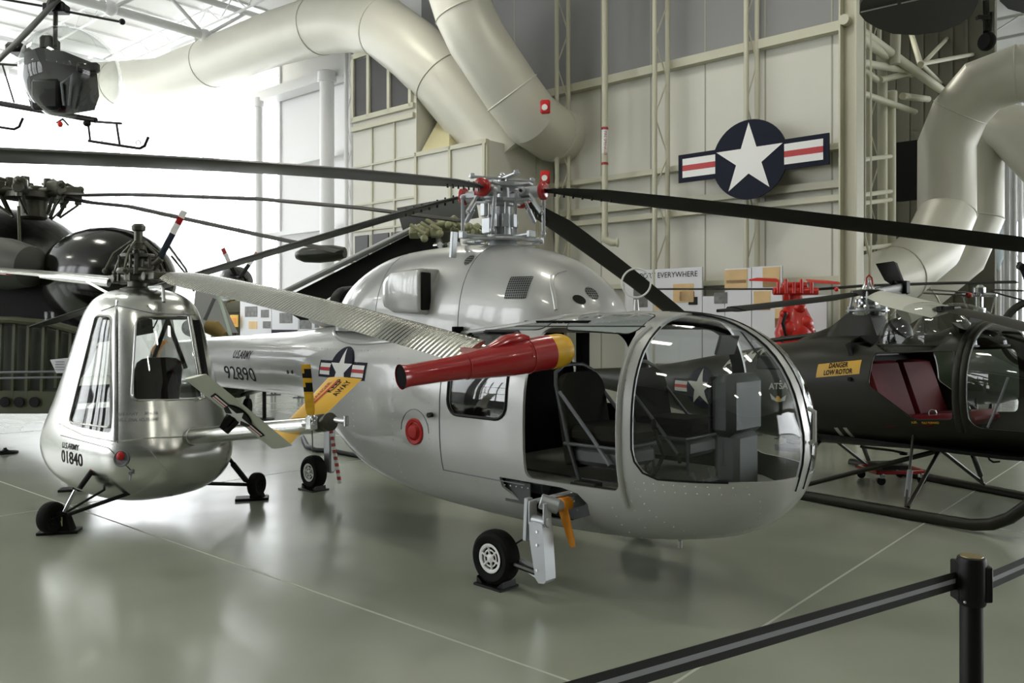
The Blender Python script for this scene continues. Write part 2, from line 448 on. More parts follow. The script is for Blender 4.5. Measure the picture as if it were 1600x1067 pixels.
lattice('lattice_column', 'cream lattice wall column beside the duct outlet and red alarm', WP(870, 508, 11.75), WP(888, 508, 12.0), CEIL, creamd)
lattice('lattice_column', 'thin white lattice column right of the round white post', WP(541, 508, 11.6), WP(549, 508, 11.9), 8, whites, .05)
lattice('lattice_column', 'thin cream lattice column in the dark bay behind the wide column', WP(1357, 508, 14.7), WP(1374, 508, 14.9), 7, creamd, .035)
for i, px in enumerate((1562, 1578, 1590)):
    lattice('lattice_column', ['white lattice tower behind the right duct, leftmost of three', 'white lattice tower behind the right duct, middle of three', 'white lattice tower by the bright far window'][i], WP(px-5, 508, 27), WP(px+4, 508, 27.2), 9, whites, .06, 1.0)
def postcol(label, px, v, r, m, z1=CEIL, elbow=None):
    p = WP(px, 508, v); t = thing('round_post', label, 'column', (p.x, p.y, 0)); mb = MB()
    mb.tube([(0, 0, 0), (0, 0, z1)], r, 18); build('shaft', mb, m, t)
    mb = MB(); mb.cyl((0, 0, z1-.25), (0, 0, z1), r*1.3, 18); build('cap_plate', mb, m, t)
    mb = MB(); mb.box((0, 0, .02), (r*4, r*4, .04)); build('base_plate', mb, m, t); return t
postcol('round white post standing before the bright windows', 511, 11.6, .165, whites, 7.45)
postcol('round cream post in the dark bay, thicker of two', 1379, 14.6, .06*1.3, creamd, 6.2)
postcol('round cream post in the dark bay, close right of the thicker one', 1393, 14.8, .07, creamd, 5.6)
postcol('round white post far left behind the dark transport helicopter', 405, 11.8, .1, whites, 7.45)
# wide column at the wall's end
p = WP(1330, 508, 11.95)
t = thing('steel_column', 'wide cream steel column at the right end of the panelled wall', 'column', (p.x, p.y, 0), math.atan2(UX.y, UX.x))
for dx in (-.11, .11):
    mb = MB(); mb.box((dx, 0, CEIL/2), (.025, .3, CEIL)); build('flange', mb, creamd, t)
mb = MB(); mb.box((0, 0, CEIL/2), (.2, .03, CEIL)); build('web', mb, creamd, t)
mb = MB(); mb.tube([(-.19, -.2, 0), (-.19, -.2, 2.6), (-.12, -.2, 2.9), (-.12, -.2, CEIL)], .018, 8); mb.tube([(-.23, -.12, .3), (-.23, -.12, CEIL)], .014, 8); build('conduit', mb, creamd, t)
# knee braces and pipes of the dark bay
t = thing('roof_brace', 'cluster of cream tubular roof braces in the dark bay', 'brace', WP(1345, 300, 13.2)); _, _, Wd = loc_of(t)
for a, b, r in (((1318, 30, 11.8), (1470, 140, 17), .075), ((1345, 60, 12.3), (1425, 115, 16), .07), ((1345, 98, 12.6), (1430, 112, 16), .06), ((1345, 105, 13), (1370, 125, 14), .05),
                ((1398, 100, 14), (1400, 35, 14), .08), ((1375, 125, 14), (1430, 112, 16), .05), ((1437, 105, 16), (1480, 60, 20), .04), ((1440, 100, 16), (1520, 85, 20), .04), ((1438, 100, 16), (1420, 40, 19), .05),
                ((1440, 100, 16), (1470, 130, 20), .04), ((1410, 150, 15), (1450, 155, 17), .06), ((1345, 145, 13), (1430, 175, 16), .05)):
    mb = MB(); mb.tube([Wd(WP(*a)), Wd(WP(*b))], r, 10); build('brace_tube', mb, creamd, t)
mb = MB()
for y in (250, 305, 318, 389): mb.tube([Wd(WP(1345, y, 12.6)), Wd(WP(1392, y-6, 14.5))], .035, 8)
build('cross_pipe', mb, creamd, t)
mb = MB(); a = WP(1437, 218, 17.5); b_ = WP(1399, 315, 17.5); ua_, va_ = UV(a); ub_, _ = UV(b_)
wbox(mb, ua_, ub_, 17.5, 17.6, b_.z, a.z); struct('black_bay_panel', mb, blk)  # solid black panel in the bay, not glazed
p = WP(945, 508, 11.6)
t = thing('standpipe', 'white vertical pipe with red lettered band on the panelled wall', 'pipe', (p.x, p.y, 0)); _, _, Wd = loc_of(t)
zb = WP(945, 372, 11.6).z
mb = MB(); mb.tube([(0, 0, zb), (0, 0, CEIL)], .052, 14); build('riser', mb, creamd, t)
mb = MB(); q = Wd(WP(965, 377, 11.7)); mb.tube([(0, 0, zb+.1), (0, 0, zb-.02), (q.x*.5, q.y*.5, zb-.08), (q.x, q.y, zb-.08)], .06, 14); mb.torus((q.x, q.y, zb-.08), (q.x, q.y, 0), .06, .02); build('elbow', mb, creamd, t)
for y0, y1 in ((199, 203), (254, 258)):
    mb = MB(); mb.cyl((0, 0, WP(945, y1, 11.6).z), (0, 0, WP(945, y0, 11.6).z), .06); build('red_band', mb, redp, t)
mb = MB(); mb.lathe([(.0545, 0), (.0545, .42)], (0, 0, WP(945, 240, 11.6).z), n=14, cap=False); build('sleeve', mb, whitep, t)
zt = WP(945, 206, 11.6).z
mb_ = [tx('FIRE SPRINKLER', .045, 0, 0, maxlen=.02)]
decal('lettering', mb_, [redp], t, lambda u, v: (-.058+0*u, 0, 0) and V((v-.02, -.3, zt-u*.9)), bvh(MB().lathe([(.056, 0), (.056, CEIL)], n=20)), (0, 1, 0), .001)

# --- plant room box and glazed upper structure
t = thing('plant_room', 'cream panelled plant room box under the big ducts', 'equipment housing', W(10.4, 11.2, 0), math.atan2(UX.y, UX.x)); _, _, Wd = loc_of(t)
def wl(mb, u0, u1, v0, v1, z0, z1, mi=0): mb.box(((u0+u1)/2-10.4, 11.2-(v0+v1)/2, (z0+z1)/2), (abs(u1-u0), abs(v1-v0), abs(z1-z0)), None, mi, .004); return mb
wl(m1 := MB(), 9.56, 11.3, 10.34, 12.2, 0, 4.8); build('housing', m1, cream, t)
m1 = MB()
for u in (9.58, 10.4, 11.28): wl(m1, u-.03, u+.03, 10.30, 10.34, 0, 4.8)
for v in (10.36, 11.7): wl(m1, 9.52, 9.56, v-.03, v+.03, 0, 4.8)
wl(m1, 9.52, 11.3, 10.30, 10.34, 4.72, 4.8); build('panel_batten', m1, creamd, t)
m1 = MB(); m1.hull([Wd(W(u, v, z)) for u, v, z in ((11.25, 10.4, 4.8), (10.5, 10.4, 4.8), (10.5, 11.9, 4.8), (11.25, 11.9, 4.8), (11.0, 10.9, 5.6), (11.2, 10.9, 5.6))]); build('gusset_cowl', m1, mat('tan_cowl', 'c5bd95', .6), t)
t = thing('glazed_partition', 'cream panel structure with dark glazing above and below, left of the ducts', 'partition', W(12.2, 11.2, 0), math.atan2(UX.y, UX.x))
def wl2(mb, u0, u1, v0, v1, z0, z1, mi=0): mb.box(((u0+u1)/2-12.2, 11.2-(v0+v1)/2, (z0+z1)/2), (abs(u1-u0), abs(v1-v0), abs(z1-z0)), None, mi, .004); return mb
wl2(m1 := MB(), 11.31, 13.15, 10.36, 12.2, 0, 7.0); build('carcass', m1, cream, t)
ud = (11.42, 12.02, 12.62, 13.1)
for i in range(3):
    m1 = wl2(MB(), ud[i]+.04, ud[i+1]-.04, 10.33, 10.37, 5.75, 6.85); build('dark_pane', m1, louver, t)
m1 = MB()
for i in range(4): wl2(m1, ud[i]-.04, ud[i]+.04, 10.29, 10.36, 5.65, 6.95)
for z in (5.68, 6.92, 5.5): wl2(m1, 11.33, 13.14, 10.29, 10.36, z-.05, z+.05)
for u in (11.9, 12.55): wl2(m1, u-.02, u+.02, 10.33, 10.36, 0, 5.5)
for z in (4.75, 4.0, 3.5): wl2(m1, 11.33, 13.14, 10.33, 10.36, z-.02, z+.02)
build('glazing_frame', m1, creamd, t)
for i in range(3):
    m1 = wl2(MB(), ud[i]+.04, ud[i+1]-.04, 10.33, 10.37, 1.0, 3.4); build('dark_pane', m1, louver, t)
for py, lab in ((167, 'red fire alarm sounder on the duct mouth, upper of two'), (277, 'red fire alarm sounder on the plant room side, lower of two')):
    p = WP(852, py, 10.9 if py > 200 else 10.6); a = thing('fire_alarm', lab, 'alarm', p, -.25)
    mb = MB(); mb.box((0, 0, 0), (.16, .09, .22), None, 0, .02); build('housing', mb, alarm, a)
    mb = MB(); mb.cyl((.0, -.04, -.02), (.0, -.065, -.02), .05); build('strobe', mb, whitep, a)
    mb = MB(); mb.box((.0, .09, 0), (.06, .12, .06)); build('bracket', mb, darkmetal, a)

# --- ducts
def duct(label, pts, r, m=ductm):
    t = thing('ventilation_duct', label, 'duct', P(*pts[0])); _, _, Wd = loc_of(t)
    q = [Wd(P(*p)) for p in pts]; mb = MB(); mb.tube(q, r, 28); build('duct_run', mb, m, t, 30)
    k = 0
    for i in range(1, len(q)-1):
        if i % 2 == 0: continue
        d = (q[i+1]-q[i-1]).normalized(); mb = MB(); mb.torus(q[i], d, (r if not isinstance(r, list) else r[i])+.005, .012, 28, 6); build('seam_ring', mb, m, t)
    return t
duct('huge cream duct sweeping from the ceiling down to the plant room', [(60, 135, 25), (185, 130, 23), (255, 126, 21.8), (330, 98, 20.3), (430, 60, 18.4), (500, 40, 17.2), (550, 34, 16.6), (600, 44, 16), (645, 78, 15.5), (690, 122, 15.3), (760, 205, 15.1), (800, 248, 15.0)], .58)
duct('cream duct dropping steeply into the wall beside a red alarm', [(700, -60, 14.0), (725, 20, 14.0), (745, 62, 14.05), (800, 145, 14.2), (830, 185, 14.4), (862, 208, 15.0), (890, 216, 15.6)], .50)
duct('large cream duct bending down behind the wide column at right', [(1660, 112, 13.6), (1590, 115, 14), (1535, 135, 14.3), (1500, 175, 14.6), (1479, 225, 14.8), (1479, 335, 14.7), (1455, 388, 14.1), (1405, 428, 13.6), (1345, 448, 13.2), (1290, 458, 13.1)], .47)
duct('second cream duct close behind the large right-hand duct', [(1700, 310, 15.6), (1640, 260, 16), (1585, 205, 16.6), (1545, 195, 17), (1526, 225, 17.2), (1526, 340, 17.2), (1500, 400, 17.2), (1440, 450, 17.3), (1400, 475, 17.4)], .5)

# --- roof steel
def girder(label, u, v0, v1, z, group):
    t = thing('roof_girder', label, 'girder', W(u, v0, z), math.atan2(VX.y, VX.x), group); L = v1-v0
    for zz, r in ((0, .1), (.85, .08)):
        mb = MB(); mb.tube([(0, 0, zz), (L, 0, zz)], r, 12); build('chord', mb, whites, t)
    mb = MB(); x = 0; k = 0
    while x+1.1 < L:
        mb.tube([(x, 0, 0 if k % 2 else .85), (x+1.1, 0, .85 if k % 2 else 0)], .045, 8)
        if k % 2: mb.ell((x, 0, 0), (.16, .16, .16), nu=10, nv=6)
        x += 1.1; k += 1
    build('web_brace', mb, whites, t)
for i, u in enumerate((-8, 1, 9.5, 18.4, 25)):
    girder('white tubular roof girder crossing above the hall', u, V0+1, 12, 8.5, 'tubular roof girders')
for i, v in enumerate((-6, -3.5, -1, 1.5, 4, 6.5, 8.6, 10.6)):
    t = thing('bar_joist', 'slender white bar joist running under the roof deck', 'joist', W(-6, v, 9.05), math.atan2(UX.y, UX.x), 'bar joists under the roof')
    L = 33.5
    for zz in (0, .42): m1 = MB(); m1.tube([(0, 0, zz), (L, 0, zz)], .03, 6); build('chord', m1, whites, t)
    m1 = MB(); x = 0; k = 0
    while x+.6 < L:
        m1.tube([(x, 0, 0 if k % 2 else .42), (x+.6, 0, .42 if k % 2 else 0)], .014, 5); x += .6; k += 1
    build('web_rod', m1, whites, t)
for i, v in enumerate((24, 28, 32, 36, 40)):
    t = thing('bar_joist', 'dim bar joist over the far right bay', 'joist', W(-28, v, 8.9), math.atan2(UX.y, UX.x), 'bar joists over the far bay')
    for zz in (0, .5): m1 = MB(); m1.tube([(0, 0, zz), (40, 0, zz)], .04, 6); build('chord', m1, whites, t)
    m1 = MB()
    for k in range(40): m1.tube([(k, 0, 0 if k % 2 else .5), (k+1, 0, .5 if k % 2 else 0)], .02, 5)
    build('web_rod', m1, whites, t)
def lamp(p, lab, group=None):
    t = thing('high_bay_lamp', lab, 'lamp', p, math.atan2(UX.y, UX.x), group)
    mb = MB(); mb.box((0, 0, .08), (1.25, .62, .1)); build('housing', mb, whites, t)
    mb = MB(); mb.box((0, 0, .015), (1.2, .56, .03), None, 0, .004); build('diffuser', mb, lampm, t)
    for x in (-.5, .5): mb = MB(); mb.tube([(x, 0, .12), (x, 0, CEIL-p.z)], .006, 5); build('hanger_wire', mb, whites, t)
lamp(P(303, 79, 21), 'glowing rectangular ceiling lamp beside the big duct')
for u, v in ((-2, 8), (5, 9), (10.5, 8), (-3, 3), (4, 3.5), (12.5, 2.5), (-4, -3), (3, -4), (10, -5), (17, 3), (17, -4), (24, 4), (24, -4), (-10, 6), (-10, -1), (-8, 16), (-2, 17), (6, 16.5)):
    lamp(W(u, v, 8.3), 'rectangular high bay lamp glowing under the roof', 'high bay lamps')

# --- star emblem on the wall
p = WP(1170, 249, 11.8)
t = thing('star_emblem', 'round navy sign with white star and striped side bars on the wall', 'sign', p, math.atan2(UX.y, UX.x)+PI)
R_ = .60
m1 = MB(); m1.prism([(x, 0, z) for x, z in circ(0, 0, R_, 48)], (0, .03, 0)); build('disc', m1, navy, t)
for k in (-1, 1):
    a, b_ = sorted((k*.8*R_, k*2.0*R_)); m1 = MB(); m1.prism([(x, .006, z) for x, z in rect(a, b_, -.37*R_, .37*R_)], (0, .03, 0)); build('side_bar', m1, navy, t)
pm = polymesh([(pl, m) for pl, m in insignia(R_) if m], 9)
decal('painted_star', [q for q in pm], [navy, whitep, redd], t, lambda u, v: (u, -.002, v), None, (0, 1, 0), .001)
m1 = MB()
for x in (-.7, 0, .7): m1.box((x, .1, 0), (.04, .16, .04))
build('stand_off', m1, creamd, t)
# ============================================================ BIG SILVER HELICOPTER
H = math.radians(-43)
heli = thing('helicopter', 'large silver-grey four-bladed helicopter with bubble nose and red intake plug, standing in the centre', 'helicopter', (-.02, 6.3, 0), H)
L, S, Wd = loc_of(heli)
FT = [(-5.75, 1.44, 1.05, .16, 2), (-4.7, 1.51, .97, .24, 2), (-3.5, 1.56, .96, .32, 2.1), (-2.7, 1.60, .955, .40, 2.15), (-2.2, 1.64, .90, .47, 2.2), (-1.9, 1.66, .78, .52, 2.3), (-1.55, 1.68, .57, .58, 2.4),
      (-1.26, 1.69, .42, .62, 2.5), (-.9, 1.70, .34, .66, 2.6), (-.47, 1.71, .295, .69, 2.7), (0, 1.72, .28, .71, 2.8), (.5, 1.735, .275, .73, 2.8), (1.1, 1.74, .29, .73, 2.7), (1.5, 1.735, .32, .715, 2.55),
      (1.8, 1.69, .37, .655, 2.4), (2.0, 1.60, .43, .56, 2.3), (2.15, 1.47, .53, .44, 2.2), (2.26, 1.28, .68, .29, 2.1), (2.32, 1.05, .88, .06, 2)]
fx = lins(-5.75, -2.4, 20)+lins(-2.3, 1.4, 38)+lins(1.48, 2.1, 12)+[2.15, 2.19, 2.22, 2.25, 2.275, 2.295, 2.31, 2.318]
fus = body(FT, fx, 64); ftree = bvh(fus)
shell = build('fuselage', fus, [silver, cabind], heli)
def cutY(poly, y0, y1): return MB().prism([(x, y0, z) for x, z in poly], (0, y1-y0, 0))
nosep = rrect(1.60, 2.6, .79, 1.80, (.3, .12, .16, .2), 6)
doorp = rrect(.80, 1.50, .69, 1.635, .05)
winp = rrect(.085, .655, 1.04, 1.61, .1)
cs = []
for sgn in (-1, 1):
    a, b_ = sorted((sgn*.045, sgn*1.2)); cs.append(cutter(cutY(nosep, a, b_), heli))
cs.append(cutter(cutY(doorp, -1.2, -.35), heli)); cs.append(cutter(cutY(rrect(.80, 1.50, .95, 1.62, .09), .35, 1.2), heli))
cs.append(cutter(cutY(winp, -1.2, -.4), heli)); cs.append(cutter(cutY(winp, .4, 1.2), heli))
# gear bay recess in the near flank
bayp = [(S(787, 752, -.66).x, .665), (S(787, 752, -.66).x, .60), (S(800, 775, -.66).x+.03, .53), (S(825, 800, -.66).x, .42), (S(868, 800, -.66).x, .42), (S(912, 795, -.66).x, .50), (S(916, 775, -.66).x, .58), (S(905, 768, -.66).x, .64), (S(880, 762, -.66).x, .665)]
cs.append(cutter(cutY(bayp, -1.2, -.30), heli))
applied(shell, [('SOLIDIFY', dict(thickness=.022, offset=-1, material_offset=1))]+[('BOOLEAN', dict(object=c, operation='DIFFERENCE', solver='EXACT')) for c in cs])
kill(*cs)
def pane(name, poly, y0, y1, ins, m, T=FT, xs=fx, parent=heli, lab=None):
    o = build(name, body(T, xs, 64, ins=ins), m, parent); c = cutter(cutY(poly, y0, y1), parent)
    applied(o, [('SOLIDIFY', dict(thickness=.006, offset=-1)), ('BOOLEAN', dict(object=c, operation='INTERSECT', solver='EXACT'))]); kill(c)
    if lab: o['label'] = lab
    return o
pane('nose_bubble', nosep, -1.2, -.045, .008, glassb); pane('nose_bubble', nosep, .045, 1.2, .008, glassb)
pane('side_window', winp, -1.2, -.4, .008, glass); pane('side_window', winp, .4, 1.2, .008, glass); pane('side_window', rrect(.80, 1.50, .95, 1.62, .09), .35, 1.2, .008, glass)
def onbody(pts, tree, d, off=0):
    out = []
    for p in pts:
        h = tree.ray_cast(V(p), V(d)); out.append((h[0]-V(d).normalized()*off) if h[0] is not None else V(p))
    return out
def gasket(name, poly, y, m, r=.008, tree=ftree, parent=heli):
    q = []
    for i in range(len(poly)):
        a = V((poly[i][0], poly[i][1])); b_ = V((poly[(i+1) % len(poly)][0], poly[(i+1) % len(poly)][1])); k = max(1, int((b_-a).length/.05))
        for j in range(k): q.append(a.lerp(b_, j/k))
    pts = [(p.x, y, p.y) for p in q]; pts = [p for p in onbody(pts, tree, (0, -math.copysign(1, y), 0)) if abs(p.y) < abs(y)-.01]
    mb = MB(); mb.tube(pts, r, 6, close=True); return build(name, mb, m, parent)
gasket('window_gasket', winp, -1.1, blk, .011)
# nose frame strips and trims, tubes laid on the skin
def strip(name, pts, r, m, n=8, close=False, parent=heli, flat=None):
    mb = MB(); mb.tube(pts, r, n, close=close, flat=flat); return build(name, mb, m, parent)
def skin_line(pts_xz, y=-1.1, off=0):
    q = []
    for (x0, z0), (x1, z1) in zip(pts_xz, pts_xz[1:]):
        k = max(1, int(math.hypot(x1-x0, z1-z0)/.05)); q += [(x0+(x1-x0)*j/k, y, z0+(z1-z0)*j/k) for j in range(k)]
    q.append((pts_xz[-1][0], y, pts_xz[-1][1])); return [p for p in onbody(q, ftree, (0, 1 if y < 0 else -1, 0), off) if abs(p.y) < 1]
strip('door_track', skin_line([(.12, 1.642), (1.52, 1.642)], off=.002), .006, darkmetal)
strip('door_frame', skin_line([(1.525, .60), (1.525, 1.55), (1.56, 1.64)], off=.006), .022, silver, flat=(.6, (0, 1, 0)))
mb = MB(); mb.tube([(x, s_*0, z) for x, z, s_ in []] or [(2.33, 0, .98), (2.36, 0, 1.0), (2.36, 0, 1.16), (2.32, 0, 1.18)], .012, 8); build('nose_grab_handle', mb, silver, heli)
# dark edge of the bubble
gasket('bubble_edge', [p for p in nosep if p[0] < 2.21 and p[1] < 1.62] and [(1.60, 1.64), (1.60, .95), (1.62, .87), (1.68, .81), (1.76, .79), (2.0, .79), (2.14, .79)], -1.1, blk, .004) if False else None
strip('bubble_edge', skin_line([(1.66, 1.72), (1.61, 1.64), (1.60, 1.5), (1.60, .95), (1.615, .88), (1.66, .82), (1.74, .79), (1.9, .79), (2.08, .79)]), .006, blk)
for sg in (-1, 1):
    q = []
    for x, z in [(r_[0], (r_[1]+r_[2])/2) for r_ in FT if 1.6 < r_[0]]: pass
    ang = [math.radians(a) for a in range(-22, 100, 6)]
    pts = []
    for a in ang:
        h = ftree.ray_cast(V((1.55+2*math.cos(a), sg*.05, 1.0+2*math.sin(a))), V((-math.cos(a), 0, -math.sin(a))))
        if h[0] is not None: pts.append(h[0])
    if len(pts) > 3: strip('nose_post_edge', pts, .007, blk)
# roof skylights
for x0, x1 in ((.30, .80), (.95, 1.50)):
    q = [(x, -.62+dy, 2.0) for x, dy in rrect(x0, x1, .10, .36, .07)]
    pts = onbody(q, ftree, (0, 0, -1)); mb = MB(); mb.tube(pts, .0045, 6, close=True); build('skylight_gasket', mb, blk, heli)
    parts = polymesh([(rrect(x0, x1, -.52, -.26, .07), 0)], .05); decal('skylight_pane', parts, [mat('tinted_skylight', '8d9494', .06, 0, .8, 1)], heli, lambda u, v: (u, v, 2.0), ftree, (0, 0, -1), .003)
# cabin interior
mb = MB(); mb.prism([(x, y, .64) for x, y in ((-.2, -.62), (1.45, -.60), (1.8, -.50), (2.05, -.28), (2.05, .28), (1.8, .50), (1.45, .60), (-.2, .62))], (0, 0, .03)); build('cabin_floor', mb, mat('worn_cabin_floor', '77786f', .6, .1, var=.25, vscale=9), heli)
mb = MB(); mb.box((.02, 0, 1.15), (.03, 1.2, .98)); build('bulkhead', mb, cabind, heli)
mb = MB(); mb.box((.80, .0, 1.67), (.6, .9, .02)); build('headliner', mb, cabind, heli)
mb = MB(); mb.box((.72, -.02, 1.1), (.05, .1, 1.05)); build('centre_pillar', mb, cabind, heli)
def seat(x, y, flip=1):
    st = bpy.data.objects.new('pilot_seat', None); col.objects.link(st); st.parent = heli; st.location = (x, y, .67)
    def q(n, mb, m): return build(n, mb, m, st)
    mb = MB(); mb.box((.08, 0, .30), (.42, .40, .12), None, 0, .04); q('seat_cushion', mb, seatm)
    Rb = Matrix.Rotation(-.18, 3, 'Y'); sp_ = [Rb @ V((-.10, y_, z_)) for y_, z_ in rrect(-.22, .22, .12, .70, (.13, .13, .03, .03), 6)]; mb = MB(); mb.prism(sp_, Rb @ V((.06, 0, 0))); q('backrest', mb, seatm)
    mb = MB(); mb.box((.08, 0, .17), (.40, .38, .12), None, 0, .03); q('seat_pan', mb, cabin)
    for k in (-1, 1):
        mb = MB(); mb.tube([(-.02, k*.2, .0), (-.10, k*.22, .25), (-.20, k*.22, .60), (-.225, k*.19, .68), (-.235, k*.10, .72), (-.235, 0, .725)], .013, 8); q('back_frame_tube', mb, cabin)
        mb = MB(); mb.tube([(-.17, k*.22, .56), (.10, k*.22, .28), (.22, k*.22, .14)], .012, 8); q('diagonal_strap', mb, lettergrey)
    mb = MB(); mb.tube([(-.12, -.22, .24), (.28, -.22, .24), (.28, .22, .24), (-.12, .22, .24)], .012, 8, close=True); q('seat_rail', mb, cabin)
    mb = MB(); mb.tube([(.28, -.18, 0), (.26, -.18, .22)], .012, 6); mb.tube([(.28, .18, 0), (.26, .18, .22)], .012, 6); q('front_strut', mb, cabin)
seat(1.12, -.33); seat(1.18, .33)
# instrument console and pedestal
mb = MB(); mb.box((1.86, .04, 1.17), (.16, .40, .37), None, 0, .045); build('instrument_console', mb, cabin, heli)
mb = MB(); mb.box((1.775, .04, 1.17), (.02, .36, .34), None, 0, .005)
for z in (1.08, 1.17, 1.26):
    for y in (-.06, .06, .18): mb.cyl((1.775, y, z), (1.755, y, z), .035, 12)
for y, z in ((-.14, 1.3), (-.14, 1.2), (-.14, 1.1), (-.14, 1.02)): mb.cyl((1.80, y-.02, z), (1.80, y-.05, z), .012, 8)
build('instrument_face', mb, blk, heli)
mb = MB(); mb.box((1.87, .02, .83), (.16, .28, .36), None, 0, .03); build('pedestal', mb, cabin, heli)
mb = MB(); mb.tube([(1.45, -.30, .67), (1.55, -.29, .86), (1.48, -.29, 1.02)], .012, 8); mb.ell((1.48, -.29, 1.04), (.018, .018, .04), nu=10, nv=6); build('cyclic_stick', mb, blk, heli)
mb = MB(); mb.box((1.80, -.30, .72), (.12, .28, .03), Matrix.Rotation(-.5, 3, 'Y')); mb.tube([(1.86, -.2, .67), (1.80, -.2, .80)], .01, 6); mb.tube([(1.86, -.38, .67), (1.80, -.38, .80)], .01, 6); build('rudder_pedals', mb, cabin, heli)
mb = MB(); mb.box((1.62, .36, 1.52), (.02, .24, .13), Matrix.Rotation(.3, 3, 'Y')); build('sun_visor', mb, cabin, heli)
mb = MB(); mb.box((1.95, .28, 1.42), (.16, .03, .09), None, 0, .01); mb.tube([(1.9, .25, 1.46), (1.85, .1, 1.62)], .006, 6); build('compass_box', mb, cabin, heli)
mb = MB(); mb.tube([(1.1, -.62, .68), (1.5, -.6, .68)], .01, 6); mb.box((1.2, -.58, .685), (.16, .08, .03)); build('door_sill_fitting', mb, darkmetal, heli)
# engine cowling
def px2x(px): k = (px-800)/1300; return (k*6.3+.02)/(.731+.682*k)
HT = [(-1.90, 1.80, 1.55, .10, 2), (-1.86, 1.93, 1.55, .24, 2.0), (-1.745, 2.01, 1.55, .35, 2.1), (-1.516, 2.13, 1.55, .44, 2.2), (-1.167, 2.235, 1.55, .50, 2.3), (-.686, 2.275, 1.55, .525, 2.3), (-.107, 2.265, 1.55, .52, 2.3), (.347, 2.20, 1.55, .49, 2.2),
      (.644, 2.09, 1.55, .43, 2.2), (.868, 1.92, 1.56, .32, 2.1), (.95, 1.80, 1.58, .22, 2), (.985, 1.70, 1.60, .10, 2)]
def cowl_rings(T, xs, N=40):
    rs = []
    for x in xs:
        zt, zb, hw, n = interp(T, x)[:4]; h = zt-1.60; ring = []
        for j in range(N):
            a = PI*j/(N-1); ring.append(V((x, hw*sgnp(math.cos(a), 2/n), 1.60+max(h, .02)*sgnp(math.sin(a), 2/n))))
        rs.append(ring)
    return MB().rings(rs)
hx = [-1.90, -1.89, -1.87, -1.84, -1.80, -1.75]+lins(-1.68, .8, 36)+[.85, .89, .92, .945, .965, .978, .985]
cow = cowl_rings(HT, hx); ctree = bvh(cow); build('engine_cowling', cow, silver, heli)
# cowling details
mb = MB(); mb.lathe([(.17, 0), (.19, -.03), (.19, -.13), (.16, -.15), (.13, -.13), (.12, -.02)], (-1.86, -.06, 1.82), (1, 0, .05), 28, cap=True); build('exhaust_ring', mb, blk, heli)
mb = MB(); mb.lathe([(.13, 0), (.15, -.12), (.12, -.36), (.05, -.55)], (-2.0, -.05, 1.80), (1, 0, .15), 24); build('exhaust_plug', mb, whitep, heli)
# side intake scoop on the cowling
def sp(px, py, y): return S(px, py, y)
A = [sp(640, 417, -.60), sp(655, 420, -.66), sp(655, 486, -.62), sp(640, 492, -.60)]
x0 = -1.02; mb = MB()
R0 = [(x0, -.66, 2.02), (x0, -.66, 1.74), (x0, -.50, 1.70), (x0, -.40, 2.05)]
def scoop_ring(x, yo, zt, zb, yi): return [V((x, y, z)) for y, z in ((yi, zt), (yo+.05, zt), (yo+.012, zt-.015), (yo, zt-.05), (yo, zb+.05), (yo+.012, zb+.015), (yo+.05, zb), (yo+.12, zb-.005), (yi, zb-.01), (yi, (zt+zb)/2))]
mb.rings([scoop_ring(-.90, -.50, 1.93, 1.86, -.36), scoop_ring(-.80, -.575, 2.01, 1.78, -.36), scoop_ring(-.68, -.605, 2.06, 1.745, -.36), scoop_ring(-.35, -.625, 2.07, 1.73, -.36), scoop_ring(-.33, -.615, 2.06, 1.74, -.36)])
build('side_scoop', mb, silver, heli)
mb = MB(); mb.box((-.332, -.548, 1.90), (.02, .10, .28), None, 0, .008); build('scoop_mouth', mb, blk, heli)
def grille(name, parts, m):
    return decal(name, parts, m, heli, lambda u, v: (u, -1.2, v), ctree, (0, 1, 0), .003)
def cowl_pt(px, py):
    a = S(px, py, 0); o_ = Wd((0, 0, CAMZ)); d = (a-o_).normalized(); h = ctree.ray_cast(o_, d); return h[0] if h[0] is not None else a
def fus_pt(px, py):
    o_ = Wd((0, 0, CAMZ)); d = (S(px, py, 0)-o_).normalized(); h = ftree.ray_cast(o_, d); return h[0] if h[0] is not None else S(px, py, -.65)
mesh_dark = mat('grille_mesh', '1b1c1c', .6); mesh_line = mat('grille_wire', '8a8d8d', .4, .6)
def meshparts(cx, cz, w, h, round_=False, step=.016):
    base = circ(cx, cz, w/2, 24) if round_ else rrect(cx-w/2, cx+w/2, cz-h/2, cz+h/2, .01, 3)
    parts = polymesh([(base, 0)], .05); lines = []
    k = -h/2+step
    while k < h/2-step*.3:
        ww = math.sqrt(max(0, (w/2)**2-k*k)) if round_ else w/2
        lines.append((rect(cx-ww, cx+ww, cz+k-.0016, cz+k+.0016), 1)); k += step
    k = -w/2+step
    while k < w/2-step*.3:
        hh = math.sqrt(max(0, (w/2)**2-k*k)) if round_ else h/2
        lines.append((rect(cx+k-.0016, cx+k+.0016, cz-hh, cz+hh), 1)); k += step
    for a, b_, c, d in polymesh(lines, .05): parts.append((a, b_, c, 1))
    return parts
p = cowl_pt(809, 449); grille('square_vent_mesh', meshparts(p.x, p.z, .17, .155), [mesh_dark, mesh_line])
p = cowl_pt(733, 406); decal('round_vent_mesh', meshparts(p.x, p.y, .075, .13, True), [mesh_dark, mesh_line], heli, lambda u, v: (u, v, 2.6), ctree, (0, 0, -1), .003)
p = cowl_pt(925, 458); decal('round_vent_mesh', meshparts(p.y, p.z, .085, .085, True), [mesh_dark, mesh_line], heli, lambda u, v: (1.6, u, v), ctree, (-1, 0, 0), .004)
